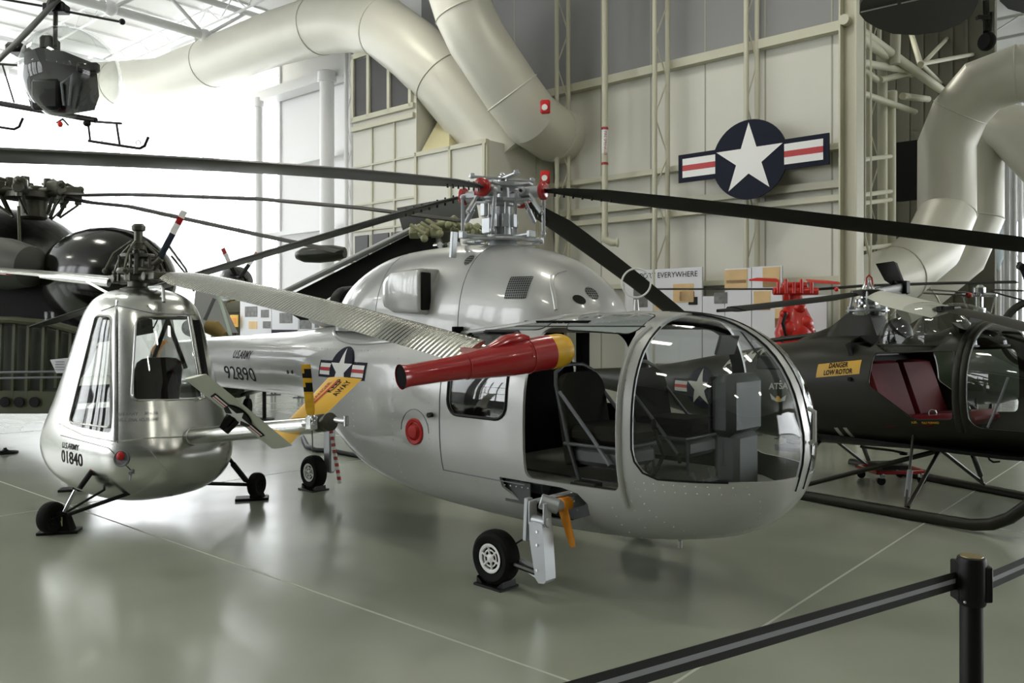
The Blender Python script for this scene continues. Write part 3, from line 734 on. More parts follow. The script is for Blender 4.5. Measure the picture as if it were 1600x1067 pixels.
p = cowl_pt(905, 468); decal('round_port_cover', polymesh([(circ(p.y, p.z, .032, 24), 0)], .05), [blk], heli, lambda u, v: (1.6, u, v), ctree, (-1, 0, 0), .004)
# cowling seams and latch strip
for x in (-.98, -.02):
    q = [(x, -.1-1.2*math.cos(a), 1.60+1.2*math.sin(a)) for a in lins(.02, 2.4, 24)]
    pts = []
    for p_ in q:
        h = ctree.ray_cast(V(p_), (V((x, -.1, 1.62))-V(p_)).normalized())
        if h[0] is not None: pts.append(h[0])
    strip('panel_seam', pts, .003, lettergrey, 5)
pts = [cowl_pt(*q) for q in ((884, 422), (869, 426), (863, 432), (862, 445), (866, 465), (869, 484))]
strip('hinge_strip', pts, .014, silver)
pts = []
for i in range(61):
    x = lins(-1.86, .97, 61)[i]; y = -interp(HT, x)[2]; h = ftree.ray_cast(V((x, y-.01, 2.2)), V((0, 0, -1)))
    if h[0] is not None: pts.append(h[0])
strip('cowling_fillet', pts, .018, silver)
# loop antenna on the roof
lp = fus_pt(994, 487); base = V((lp.x+.02, -.1, 1.735))
b0 = L(994, 484, 5.4)
mb = MB(); mb.torus((b0.x, b0.y, L(994, 442, 5.4).z), Wd((0, 0, 0)) and (V((0, -1, 0))).lerp(V((1, 0, 0)), .4), .093, .0062, 40, 8)
o = build('loop_antenna', mb, whitep, heli)
mb = MB(); mb.lathe([(.055, 0), (.05, .015), (.02, .03), (.014, .10)], (b0.x, b0.y, 1.715), n=18); build('antenna_foot', mb, silver, o)
# rotor head
hub = bpy.data.objects.new('rotor_head', None); col.objects.link(hub); hub.parent = heli; hub.location = (-.07, 0, 0)
def hb(n, mb, m=hubgrey, lab=None):
    o = build(n, mb, m, hub)
    if lab: o['label'] = lab
    return o
mb = MB(); mb.lathe([(.12, 2.24), (.10, 2.30), (.065, 2.32), (.062, 2.55), (.09, 2.56), (.09, 2.60), (.05, 2.61), (.05, 2.74)], n=24); hb('mast', mb)
AZ = [107, 197, 287, 17]
mb = MB(); mb.lathe([(.11, 2.575), (.135, 2.585), (.135, 2.605), (.11, 2.612)], n=8); mb.lathe([(.10, 2.695), (.125, 2.70), (.125, 2.73), (.09, 2.735)], n=8)
for a in AZ:
    R = Matrix.Rotation(math.radians(a), 3, 'Z')
    for z in (2.595, 2.712): mb.box(R @ V((.14, 0, 0))+V((0, 0, z)), (.20, .075, .02), R, 0, .004)
hb('hub_plates', mb)
mb = MB()
for a in (40, 130, 220, 310):
    R = Matrix.Rotation(math.radians(a+27), 3, 'Z'); mb.box(R @ V((.13, 0, 0))+V((0, 0, 2.765)), (.28, .05, .014), R); mb.cyl(R @ V((.25, 0, 0))+V((0, 0, 2.75)), R @ V((.25, 0, 0))+V((0, 0, 2.79)), .018, 8)
hb('top_cross', mb)
mb = MB(); mb.cyl((0, 0, 2.73), (0, 0, 2.785), .035); mb.ell((0, 0, 2.80), (.02, .02, .015), nu=10, nv=6); hb('mast_cap', mb, chrome)
mb = MB()
for k in range(8):
    R = Matrix.Rotation(math.radians(45*k+10), 3, 'Z'); mb.tube([R @ V((.105, 0, 2.32)), R @ V((.105, 0, 2.60))], .007, 6)
    mb.box(R @ V((.10, 0, 2.44)), (.03, .05, .1), R)
mb.box((-.03, -.13, 2.40), (.09, .05, .12)); mb.box((-.05, -.15, 2.52), (.05, .04, .10))
hb('servo_block', mb)
mb = MB(); mb.lathe([(.10, 2.295), (.17, 2.30), (.17, 2.325), (.10, 2.335)], n=28)
for a in AZ:
    R = Matrix.Rotation(math.radians(a-28), 3, 'Z'); mb.box(R @ V((.25, 0, 2.315)), (.22, .05, .022), R, 0, .006); mb.box(R @ V((.36, 0, 2.315)), (.04, .06, .05), R)
hb('swashplate', mb)
mb = MB(); mb.torus((0, 0, 2.285), (0, 0, 1), .30, .012, 32, 6); hb('swash_ring', mb)
p1 = L(713, 365, 6.05); p2 = L(704, 400, 6.0); hv = V((.07, 0, 0))
mb = MB(); mb.box((p1+p2)/2+hv, (.03, .05, .19), Matrix.Rotation(.1, 3, 'Y')); hb('scissor_lever', mb)
for a in AZ:
    ar = math.radians(a); R = Matrix.Rotation(ar, 3, 'Z'); d = R @ V((1, 0, 0)); c = R @ V((0, 1, 0)); z0 = 2.652
    mb = MB(); mb.box(d*.20+V((0, 0, z0)), (.11, .085, .07), R, 0, .012); mb.cyl(d*.19+c*.075+V((0, 0, z0)), d*.19-c*.075+V((0, 0, z0)), .030, 16); mb.cyl(d*.16+V((0, 0, z0)), d*.32+V((0, 0, z0-.005)), .043, 18)
    mb.box(d*.24+c*.07+V((0, 0, z0-.01)), (.14, .03, .035), R)
    hb('blade_grip', mb)
    mb = MB(); mb.cyl(d*.19+c*.078+V((0, 0, z0)), d*.19+c*.088+V((0, 0, z0)), .012, 8); mb.cyl(d*.19-c*.078+V((0, 0, z0)), d*.19-c*.088+V((0, 0, z0)), .012, 8); hb('pivot_bolt', mb, blk)
    mb = MB(); mb.lathe([(.045, .31), (.062, .315), (.070, .325), (.070, .35), (.060, .36), (.045, .365)], V((0, 0, z0+.0)), d, 22); hb('cuff_ring', mb, redp, 'red ring at the blade root')
    mb = MB(); mb.tube([d*.30+c*.09+V((0, 0, z0-.02)), d*.31+c*.07+V((0, 0, 2.33))], [.013, .013], 8); mb.ell(d*.30+c*.09+V((0, 0, z0-.02)), (.022, .022, .022), nu=10, nv=6); mb.ell(d*.31+c*.07+V((0, 0, 2.34)), (.02, .02, .025), nu=10, nv=6); hb('pitch_link', mb)
    mb = MB(); mb.tube([d*.26-c*.07+V((0, 0, z0-.03)), d*.38-c*.10+V((0, 0, z0-.19))], [.012, .012], 8); mb.cyl(d*.30-c*.08+V((0, 0, z0-.09)), d*.37-c*.098+V((0, 0, z0-.18)), .02, 10); hb('droop_damper', mb)
    # blade
    ts = [.34, .42, .56, .9]+lins(1.3, 5.42, 10)
    kd, kq = (.085, .008) if a == 287 else ((.175, .004) if a == 197 else (.162, .004))
    pts = [d*t+V((0, 0, 2.655-kd*(t-.34)-kq*t*t)) for t in ts]; pts[0].z = 2.652
    mb = MB(); tw_ = {17: -.17, 107: .1, 197: -.12, 287: .03}[a]; twist = [c*math.cos(tw_)+V((0, 0, 1))*math.sin(tw_)]*len(ts)
    blade(mb, pts, twist, [.07, .10, .20, .32]+[.33]*10, [.03, .03, .03, .034]+[.032]*10, n=8, lead=.42)
    o = build('rotor_blade', mb, blkm if a in (17, 107) else bladegrey, heli)
    if a in (197, 287): o['label'] = 'greyish rotor blade reaching left'
    mb = MB()
    for k in range(7): q_ = pts[0].lerp(pts[3], .15+k*.13); mb.cyl(q_+V((0, 0, -.035))+c*.02, q_+V((0, 0, .03))+c*.02, .008, 6)
    build('root_bolts', mb, darkmetal, o)
    o.location = (-.07, 0, 0)
# main gear (near side) : cross tube, forked leg, wheel
tireR = .172
wc = V((Wd(P(775, 872, 5.27)).x, Wd(P(775, 872, 5.27)).y, tireR+.012))
def wheel(c, ax, R, w, parent, name='wheel', hubm=whitep, lo=0):
    """tyre with ribbed hub; axis ax"""
    g = bpy.data.objects.new(name, None); col.objects.link(g); g.parent = parent; g.location = c
    ax = V(ax).normalized()
    mb = MB(); mb.lathe([(R*.52, -w*.36), (R*.62, -w*.46), (R*.82, -w*.5), (R*.95, -w*.38), (R, -w*.16), (R, w*.16), (R*.95, w*.38), (R*.82, w*.5), (R*.62, w*.46), (R*.52, w*.36)], (0, 0, 0), ax, 40); build('tyre', mb, rubber, g)
    mb = MB(); mb.lathe([(R*.54, -w*.47), (R*.50, -w*.485), (R*.42, -w*.44), (R*.40, -w*.36), (R*.40, w*.36), (R*.42, w*.44), (R*.50, w*.485), (R*.54, w*.47)], (0, 0, 0), ax, 32, cap=False)
    A_ = ax.cross(V((0, 0, 1))).normalized(); B_ = ax.cross(A_)
    for sg in (-1, 1):
        for k in range(6):
            d = A_*math.cos(k*PI/3+.3)+B_*math.sin(k*PI/3+.3); mb.tube([ax*sg*w*.4+d*R*.14, ax*sg*w*.42+d*R*.42], R*.045, 6)
        mb.lathe([(R*.14, w*.34), (R*.17, w*.42), (R*.09, w*.47), (R*.05, w*.5)], (0, 0, 0), ax*sg, 16)
        mb.lathe([(R*.30, w*.38), (R*.33, w*.42), (R*.30, w*.44), (R*.27, w*.42), (R*.27, w*.38)], (0, 0, 0), ax*sg, 24, cap=False)
    build('rim', mb, hubm, g)
    mb = MB(); mb.lathe([(R*.41, -w*.30), (R*.41, w*.30)], (0, 0, 0), ax, 24); build('brake_disc', mb, darkmetal, g)
    return g
for mir in (1, -1):
    def m_(p): return V((p.x, p.y*mir, p.z))
    wheel(m_(wc), (0, 1, 0), tireR, .125, heli, 'main_wheel')
    gear = bpy.data.objects.new('landing_gear_leg', None); col.objects.link(gear); gear.parent = heli
    top = L(838, 786, 5.02); top.z = .56; bot = V((top.x+.06, top.y+.01, .155)); inn = V((L(912, 780, 5.2).x-.0, -.50, .56))
    mb = MB(); mb.tube([m_(V((top.x+.10, top.y+.05, .565))), m_(inn+V((.0, 0, .0)))], .036, 18); build('cross_tube', mb, hubgrey, gear)
    mb = MB(); mb.cyl(m_(top+V((.03, .0, .035))), m_(top+V((.12, .07, .0))), .046, 18); mb.cyl(m_(V((top.x-.04, top.y, .475))), m_(V((top.x+.10, top.y, .475))), .03, 14)
    for dx in (-.03, .085): mb.box(m_(V((top.x+dx, top.y-.0, .52))), (.014, .07, .14), None, 0, .003)
    build('pivot_fork', mb, hubgrey, gear)
    mb = MB(); mb.hull([m_(V((top.x+x, top.y+y, z))) for y in (-.045, .045) for x, z in ((-.02, .47), (.085, .47), (.095, .40), (.115, .14), (.10, .12), (.055, .115), (.03, .14), (-.015, .36))]); build('leg_casting', mb, hubgrey, gear)
    mb = MB(); mb.box(m_(V((top.x-.07, top.y, .47))), (.03, .05, .26), Matrix.Rotation(.05, 3, 'Y')); mb.tube([m_(V((top.x-.06, top.y, .57))), m_(V((top.x+.15, -.5, .64)))], .016, 8); build('side_link', mb, hubgrey, gear)
    mb = MB(); mb.hull([m_(V((top.x+.07+x, top.y+y, z))) for x, y, z in ((0, -.03, .12), (0, .03, .12), (.03, -.03, .16), (.03, .03, .17))]+[m_(wc)+V((x, .075*mir*-0+.085*mir*(-1 if mir > 0 else -1)*-1, z)) for x in (-.02, .03) for z in (-.02, .02)]); build('trailing_arm', mb, hubgrey, gear)
    mb = MB(); mb.tube([m_(wc), m_(V((wc.x, top.y*.5+wc.y*.5, wc.z))), m_(V((bot.x-.02, bot.y, .15)))], .02, 8); build('axle', mb, darkmetal, gear)
    mb = MB(); mb.tube([m_(wc+V((.05, .05, .05))), m_(V((top.x-.02, top.y+.03, .40)))], .006, 6); build('brake_hose', mb, blk, gear)
    mb = MB()
    for z in (.19, .34, .42): mb.cyl(m_(V((top.x+.045, top.y-.05, z))), m_(V((top.x+.045, top.y+.05, z))), .010, 10)
    build('leg_bolts', mb, chrome, gear)
    if mir == 1:
        cp = L(878, 781, 5.1); tp = V((top.x+.10, top.y+.05, .565)); dd = (inn-tp); q = tp+dd*.35
        mb = MB(); mb.cyl(q-dd.normalized()*.045, q+dd.normalized()*.045, .041, 20); mb.prism([q+V((x, -.035, z)) for x, z in ((-.04, .02), (.035, .02), (.06, -.06), (.10, -.20), (.105, -.235), (.085, -.245), (.065, -.23), (.0, -.08))], (0, .012, 0))
        o = build('gear_lock_tag', mb, orange, gear); o['label'] = 'orange safety tag strapped round the gear tube'
# bay lining
mb = MB(); mb.box(((bayp[0][0]+.35), -.40, .54), (.85, .02, .28)); build('gear_bay_liner', mb, cabin, heli)
mb = MB(); mb.box((bayp[0][0]+.10, -.63, .57), (.22, .01, .14)); build('bay_door', mb, mat('dark_bay_panel', '3c4040', .5), heli)
mb = MB(); mb.cyl((.60, -.50, .60), (.80, -.50, .60), .05, 14); build('bay_reservoir', mb, lettergrey, heli)
# tail wheel
tw = Wd(P(490, 737, 8.35)); tw.z = .178
wheel(tw, (0, 1, 0), .168, .13, heli, 'tail_wheel')
tg = bpy.data.objects.new('tail_gear_leg', None); col.objects.link(tg); tg.parent = heli
mb = MB(); mb.box((tw.x+.10, tw.y+.12, .40), (.12, .07, .46), None, 0, .015); build('leg_casting', mb, hubgrey, tg)
mb = MB(); mb.tube([(tw.x+.06, tw.y+.10, .58), (tw.x+.02, tw.y+.06, 1.02)], .045, 14); build('oleo_strut', mb, hubgrey, tg)
mb = MB(); mb.tube([tw, (tw.x+.02, tw.y+.12, .18), (tw.x+.08, tw.y+.12, .22)], .025, 10); build('axle', mb, darkmetal, tg)
s0 = L(517, 672, 8.0); s1 = L(531, 755, 7.9); mb = MB()
for k in range(16):
    a = s0.lerp(s1, k/16); b_ = s0.lerp(s1, (k+1)/16); mb.box((a+b_)/2, (.05, .012, (a-b_).length), Matrix.Rotation(-.14, 3, 'Y'), k % 2, .0005)
o = build('warning_streamer', mb, [redd, whitep], tg); o['label'] = 'red and white chequered streamer'
# markings
Sx = lambda px, py: fus_pt(px, py)
def side(parts, mats, name, eps=.003): return decal(name, parts, mats, heli, lambda u, v: (u, -1.2, v), ftree, (0, 1, 0), eps)
a = Sx(363, 559); b_ = Sx(392, 552); side([tx('U.S.ARMY', .095, 0, 0, shear=.3, bold=.012, wide=(b_.x-a.x)/.52, maxlen=.05)], [blackd], 'army_lettering')
vs = bpy.data.objects['army_lettering']
def fit(name, s, pl, pr, h, m, bold=.01, shear=0, y=None):
    a = Sx(*pl); b_ = Sx(*pr); t2 = text2d(s, h, shear, bold, 1, maxlen=.04); w0 = max(x for x, _ in t2[0])-min(x for x, _ in t2[0]); k = abs(b_.x-a.x)/w0
    return decal(name, [([(x*k, z) for x, z in t2[0]], t2[1], 0, 0)], [m], heli, lambda u, v: (a.x+u, -1.2, a.z+v+(b_.z-a.z)*0), ftree, (0, 1, 0), .003)
kill(vs)
fit('army_lettering', 'U.S.ARMY', (363, 559), (392, 559), .08, blackd, .015, .3)
fit('serial_lettering', '92890', (355, 591), (400, 591), .135, blackd, .005)
c0 = Sx(534, 574); side(polymesh([(pl, m) for pl, m in insignia(.24)], .05), [navy, whitep, redd], 'star_roundel')
kill(bpy.data.objects['star_roundel'])
r0, r1 = Sx(498, 585), Sx(571, 585); rs_ = abs(r1.x-r0.x)/4
decal('star_roundel', polymesh([([(x+(r0.x+r1.x)/2, z+c0.z-.02) for x, z in pl], m) for pl, m in insignia(rs_)], .04), [navy, whitep, redd], heli, lambda u, v: (u, -1.2, v), ftree, (0, 1, 0), .003)
# red plug, latch, vents
p = Sx(648, 674); mb = MB(); mb.lathe([(.094, 0), (.096, .012), (.088, .018), (.066, .012), (.062, .004), (.05, .014), (.045, .03), (.03, .034)], p+V((0, .004, 0)), (0, -1, 0), 32); o = build('intake_plug', mb, redc, heli); o['label'] = 'round red plug in the flank'
mb = MB(); p = Sx(675, 648); mb.cyl(p, p+V((0, -.04, 0)), .018, 12); mb.tube([p+V((0, -.03, 0)), p+V((.03, -.035, 0))], .008, 6); build('door_latch', mb, darkmetal, heli)
for q in ((450, 581), (457, 581)):
    p = Sx(*q); mb = MB(); mb.lathe([(.018, 0), (.016, .006)], p, (0, -1, 0), 12); build('drain_hole_plug', mb, darkmetal, heli)
pts = skin_line([(p_[0], p_[1]) for p_ in circ(Sx(648, 674).x, Sx(648, 674).z, .16, 20)][:11], off=.001); strip('access_panel_seam', pts, .0025, lettergrey, 5)
strip('cabin_door_seam', skin_line([(.0, 1.60), (.0, .64), (.78, .64)], off=.001), .004, lettergrey, 5)
# rivets
mb = MB()
def riv(pts):
    for p_ in pts:
        d = V((0, 1, 0)) if True else None; mb.lathe([(.005, 0), (.004, .0022), (.001, .003)], p_, -d, 6)
for x in (-3.4, -2.75, -2.1, -1.6, -1.1, -.55, -.12): riv(skin_line([(x, .5 if x > -1.6 else 1.0), (x, 1.6)]))
for x in (1.15, 1.42, 1.56): riv(skin_line([(x, .35), (x, .64)]))
for z in (.72, .76): riv(skin_line([(1.55, z), (2.15, z)]))
riv(skin_line([(1.5, .66), (1.56, 1.6)])); riv(skin_line([(-.1, .60), (.8, .62)])); riv(skin_line([(-1.5, 1.63), (1.5, 1.67)]))
riv(skin_line([(-3.5, 1.45), (-.8, 1.45)])); riv(skin_line([(p_[0], p_[1]) for p_ in circ(1.9, .72, .28, 40)[20:]]))
o = build('rivet_rows', mb, silver, heli, kind='stuff')
mb = MB(); p = V((1.55, -.1, .315)); mb.cyl(p, p+V((0, 0, -.05)), .014, 10); build('fuel_drain', mb, silver, heli)
# tail end: fin and tail rotor behind the small helicopter
mb = MB(); mb.box((-5.75, 0, 1.62), (.25, .05, .7), Matrix.Rotation(-.3, 3, 'Y'), 0, .02); build('tail_fin', mb, silver, heli)
mb = MB(); mb.ell((-5.75, -.02, 1.25), (.16, .2, .22)); o = build('tail_cover', mb, mat('tan_canvas_cover', 'c98a4a', .7), heli); o['label'] = 'tan canvas cover on the boom end'
def stand(label, p, rz=0, w=.2, h=.1, base=(.3, .22), group=None):
    t = thing('wheel_stand', label, 'stand', (p.x, p.y, 0), rz, group)
    mb = MB(); mb.box((0, 0, .008), (base[0], base[1], .016), None, 0, .003); build('base_plate', mb, blk, t)
    return t
wp = heli.matrix_world @ wc
t = stand('flat black chock plate under the near main wheel of the large silver helicopter', V((wp.x, wp.y, 0)), H, base=(.24, .17))
for k in (-1, 1):
    mb = MB(); mb.prism([(k*.115, -.06, .014), (k*.06, -.06, .014), (k*.113, -.06, .055)], (0, .12, 0)); build('wedge', mb, blk, t)
wp = heli.matrix_world @ tw
t = stand('flat black chock plate under the tail wheel of the large silver helicopter', V((wp.x, wp.y, 0)), H, base=(.26, .2))
for k in (-1, 1):
    mb = MB(); mb.prism([(k*.125, -.06, .014), (k*.06, -.06, .014), (k*.12, -.06, .055)], (0, .12, 0)); build('wedge', mb, blk, t)
# ============================================================ SMALL POLISHED HELICOPTER
H2 = math.radians(140)
jet = thing('helicopter', 'small polished aluminium one-seat helicopter with tip jets and wheels on stands at left', 'helicopter', (-3.3, 7.35, 0), H2)
L2, S2, Wd2 = loc_of(jet)
PT = [(.148, -.03, .10, .08), (.165, -.03, .30, .22), (.20, -.01, .50, .36), (.253, 0, .68, .47), (.32, .03, .82, .55), (.395, .05, .92, .61), (.50, .07, 1.0, .645), (.62, .08, 1.03, .655), (.734, .08, 1.0, .64), (.99, .05, .88, .575),
      (1.356, 0, .72, .50), (1.60, -.03, .61, .455), (1.73, -.04, .55, .425), (1.82, -.05, .49, .39), (1.89, -.05, .41, .335), (1.935, -.05, .31, .26), (1.96, -.05, .20, .18), (1.975, -.05, .08, .07)]
zs = [.148, .155, .165, .18, .20, .225]+lins(.253, 1.73, 40)+lins(1.76, 1.93, 10)+[1.945, 1.955, 1.963, 1.97, 1.975]
def pod(zz, ins=0, N=72):
    rs = []
    for z in zz:
        cx, a, b_ = interp(PT, z)[:3]; a -= ins; b_ -= ins; ring = []
        for j in range(N):
            t = 2*PI*j/N; n = 2.5 if math.cos(t) < 0 else 2.2
            ring.append(V((cx+a*sgnp(math.cos(t), 2/n), b_*sgnp(math.sin(t), 2/n), z)))
        rs.append(ring)
    return MB().rings(rs)
pm_ = pod(zs); ptree = bvh(pm_)
psh = build('pod_shell', pm_, [alu, mat('pod_inner_skin', '6f7270', .5, .3)], jet)
def wcut(poly, D0, D1, parent, pull=1.0):
    """prism through the picture polygon's real outline at depth D0..D1, running along the viewing depth axis"""
    inv = (Matrix.Translation(parent.location) @ Matrix.Rotation(parent.rotation_euler.z, 4, 'Z')).inverted()
    a = [inv @ P(x, y, (D0+D1)/2) for x, y in poly]; c = V((0, 0, 0))
    for p in a: c += p
    c /= len(a); wcn = P(sum(x for x, _ in poly)/len(poly), HY, 1); d = V((wcn.x, 1, 0)).normalized(); d = Matrix.Rotation(-parent.rotation_euler.z, 3, 'Z') @ d; h = (D1-D0)/2
    return MB().prism([p-d*h for p in a], d*2*h)
def rpoly(pts, r, k=4):
    out = []; n = len(pts)
    for i in range(n):
        p0, p1, p2 = V((*pts[i-1], 0)), V((*pts[i], 0)), V((*pts[(i+1) % n], 0)); a = (p0-p1).normalized(); b_ = (p2-p1).normalized()
        s_, e_ = p1+a*r, p1+b_*r
        for j in range(k+1):
            t = j/k; q = s_*(1-t)**2+p1*2*t*(1-t)+e_*t*t; out.append((q.x, q.y))
    return out
rearw = rpoly([(205, 626), (213, 494), (303, 494), (322, 624)], 13)
sidew = rpoly([(108, 660), (150, 492), (174, 494), (173, 668)], 7)
front = MB().prism([(.2, y, z) for y, z in rrect(-.36, .36, .85, 1.72, .1)], (1.5, 0, 0))
stbd = MB().prism([(x, -1.0, z) for x, z in rrect(-.35, .5, .85, 1.70, .1)], (0, .75, 0))
c1 = cutter(wcut(rearw, 6.2, 7.25, jet), jet); c2 = cutter(wcut(sidew, 6.3, 7.6, jet), jet); c3 = cutter(front, jet); c4 = cutter(stbd, jet)
applied(psh, [('SOLIDIFY', dict(thickness=.015, offset=-1, material_offset=1))]+[('BOOLEAN', dict(object=c, operation='DIFFERENCE', solver='EXACT')) for c in (c1, c2, c3, c4)])
for c in (c1, c2, c3, c4):
    o = build('canopy_window', pod(zs, .006), glass, jet)
    applied(o, [('SOLIDIFY', dict(thickness=.004, offset=-1)), ('BOOLEAN', dict(object=c, operation='INTERSECT', solver='EXACT'))])
kill(c1, c2, c3, c4)
def jp(px, py, lift=0):
    o_ = Wd2((0, 0, CAMZ)); d = (Wd2(P(px, py, 5))-o_).normalized(); h = ptree.ray_cast(o_, d)
    return (h[0]+h[1]*lift, h[1]) if h[0] is not None else (Wd2(P(px, py, 6.7)), V((1, 0, 0)))
def jl(name, pts, r, m, lift=.002, n=6, close=False, sub=6, flat=None):
    q = []
    P_ = pts+[pts[0]] if close else pts
    for (x0, y0), (x1, y1) in zip(P_, P_[1:]):
        for j in range(sub): q.append(jp(x0+(x1-x0)*j/sub, y0+(y1-y0)*j/sub, lift)[0])
    if not close: q.append(jp(*P_[-1], lift)[0])
    mb = MB(); mb.tube(q, r, n, close=close, flat=flat); return build(name, mb, m, jet)
jl('window_surround', rearw, .010, alu, close=True, sub=2); jl('door_surround', sidew, .008, alu, close=True, sub=2)
jl('door_hinge', [(181, 470), (181, 560), (180, 690)], .010, chrome); jl('corner_seam', [(184, 470), (184, 560), (184, 692)], .003, darkmetal)
jl('belt_seam', [(93, 662), (130, 680), (180, 690), (240, 684), (300, 682), (345, 674)], .005, alu); jl('lower_seam', [(95, 680), (170, 700), (205, 735)], .003, darkmetal)
jl('roof_seam', [(158, 486), (182, 477), (240, 490), (305, 492)], .003, lettergrey)
mb = MB()
for ln in ([(186, 480), (186, 690)], [(190, 690), (345, 678)], [(100, 668), (176, 694)], [(190, 486), (300, 490)], [(265, 740), (235, 705)]):
    for k in range(38):
        t = k/37; p, n_ = jp(ln[0][0]+(ln[1][0]-ln[0][0])*t, ln[0][1]+(ln[1][1]-ln[0][1])*t); mb.lathe([(.004, 0), (.0035, .002), (.001, .003)], p, n_, 6)
build('rivet_rows', mb, alu, jet, kind='stuff')
# lettering on the pod: rays from the front of each letter plane
def jtext(name, s, p0, p1, h, m, bold=.01):
    a = jp(*p0)[0]; b_ = jp(*p1)[0]; ex = (b_-a); w = ex.length; ex.normalize(); nn = jp((p0[0]+p1[0])/2, (p0[1]+p1[1])/2)[1]; nn = V((nn.x, nn.y, 0)).normalized(); ex = (ex-nn*ex.dot(nn)).normalized()
    t2 = text2d(s, h, 0, bold, 1, maxlen=.03); w0 = max(x for x, _ in t2[0]); k = w/w0
    up = V((0, 0, 1)); base = a+nn*.4
    return decal(name, [([(x*k, z) for x, z in t2[0]], t2[1], 0, 0)], [m], jet, lambda u, v: base+ex*u+up*v, ptree, -nn, .003)
jtext('data_lettering', 'U.S.ARMY     XH-26', (185, 649), (247, 647), .022, lettergrey); jtext('data_lettering', 'U.S.A. SERIAL NO-50-1840', (185, 658), (247, 657), .024, lettergrey)
jtext('army_lettering', 'U.S.ARMY', (97, 699), (123, 704), .045, blackd, .015); jtext('serial_lettering', '01840', (97, 721), (130, 729), .10, blackd, .005)
# cockpit
mb = MB(); mb.box((.05, 0, .60), (1.1, .9, .03)); build('cockpit_floor', mb, cabin, jet)
st = bpy.data.objects.new('pilot_seat', None); col.objects.link(st); st.parent = jet
bc = Wd2(P(247, 594, 7.25))
mb = MB(); Rb = Matrix.Rotation(-.12, 3, 'Y'); mb.rings([[V((bc.x+x*.045-(z*.12), bc.y+y*.215*k, bc.z+z)) for x, y in [(math.cos(2*PI*i/16), sgnp(math.sin(2*PI*i/16), .5)) for i in range(16)]] for z, k in ((-.28, .85), (-.2, .95), (0, 1.0), (.10, 1.0), (.16, .92), (.19, .7), (.2, .4))])
build('backrest', mb, brownseat, st)
mb = MB(); mb.box((bc.x+.22, bc.y, bc.z-.26), (.42, .40, .10), None, 0, .03); build('seat_cushion', mb, brownseat, st)
mb = MB()
for y in (-.15, .15): mb.tube([(bc.x+.1, bc.y+y, .6), (bc.x-.03, bc.y+y, bc.z+.1)], .015, 8)
build('seat_frame', mb, cabin, st)
tb = [((296, 495), (318, 622), 7.0), ((262, 500), (236, 570), 7.6), ((262, 500), (290, 575), 7.6)]
for i, (a, b_, D) in enumerate(tb):
    mb = MB(); mb.tube([L2(*a, D), L2(*b_, D-.1)], .02, 10); build('roof_strut', mb, darkmetal if i else alu, jet)
mb = MB(); a = L2(300, 500, 7.0); b_ = L2(318, 620, 6.95)
for k in range(6): mb.tube([a+V((0, -.012*k, 0)), b_+V((0, -.014*k, 0))], .0055, 6)
build('cable_bundle', mb, blk, jet)
mb = MB(); mb.tube([L2(217, 500, 7.3), L2(222, 512, 7.3), L2(230, 505, 7.3), L2(240, 512, 7.3), L2(246, 500, 7.3)], .006, 6); build('wiring_loop', mb, blk, jet)
mb = MB(); mb.box(L2(150, 615, 7.7), (.12, .45, .16), None, 0, .03); build('instrument_panel', mb, blk, jet)
mb = MB(); mb.tube([L2(140, 665, 7.6), L2(152, 630, 7.5), L2(158, 610, 7.5)], .012, 6); build('control_stick', mb, blk, jet)
# red fuel cap recess, roof hook
p, n_ = jp(190, 716); mb = MB(); mb.lathe([(.062, 0), (.066, .006), (.058, .010), (.05, .003)], p, n_, 28); o = build('fuel_recess', mb, lettergrey, jet)
mb = MB(); mb.ell(p+n_*.015+V((0, 0, .02)), (.03, .03, .035)); o = build('fuel_cap', mb, redc, o); o['label'] = 'red filler cap'
a = L2(233, 449, 6.85); mb = MB(); mb.tube([a, L2(252, 448, 6.8), L2(255, 452, 6.78), L2(256, 472, 6.72)], .014, 8); build('roof_hook', mb, chrome, jet)
# rotor head
rh = bpy.data.objects.new('rotor_head', None); col.objects.link(rh); rh.parent = jet
def rb(n, mb, m=oilmetal): return build(n, mb, m, rh)
zz = lambda py: P(216, py, 7.35).z
mb = MB(); mb.lathe([(.16, 1.93), (.15, 1.97), (.09, 1.99), (.085, zz(420)), (.05, zz(418)), (.05, zz(392)), (.065, zz(390)), (.065, zz(380)), (.035, zz(378)), (.035, zz(362)), (.055, zz(360)), (.06, zz(354)), (.04, zz(350))], (0, 0, 0), n=20); rb('mast', mb)
mb = MB(); mb.torus((0, 0, zz(424)), (0, 0, 1), .15, .03, 30, 8); mb.cyl((0, 0, zz(440)), (0, 0, zz(418)), .115, 24); rb('rotating_collar', mb)
cen = V((0, 0, zz(434)))
def bd(px, py, D): return (L2(px, py, D))
dR = V((-1, 0.04, 0)).normalized(); wtip = L2(742, 549, 4.66); dR = V((wtip.x, wtip.y, 0)).normalized(); cR = dR.cross(V((0, 0, 1)))
mb = MB()
for sg in (1, -1):
    d = dR*sg; mb.cyl(cen+d*.08, cen+d*.34, .05, 16); mb.cyl(cen+d*.30+cR*.1, cen+d*.30-cR*.1, .04, 14); mb.box(cen+d*.40, (.12, .16, .07), Matrix.Rotation(math.atan2(d.y, d.x), 3, 'Z'), 0, .01)
rb('hub_yoke', mb)
mb = MB()
for a in (20, 75, 130, 200, 255, 310):
    r = math.radians(a); d = V((math.cos(r), math.sin(r), 0)); mb.tube([d*.06+V((0, 0, zz(378))), d*.2+V((0, 0, zz(398))), d*.27+V((0, 0, zz(425)))], .012, 8)
    mb.ell(d*.27+V((0, 0, zz(425))), (.024, .024, .024), nu=8, nv=6)
rb('control_rods', mb)
mb = MB()
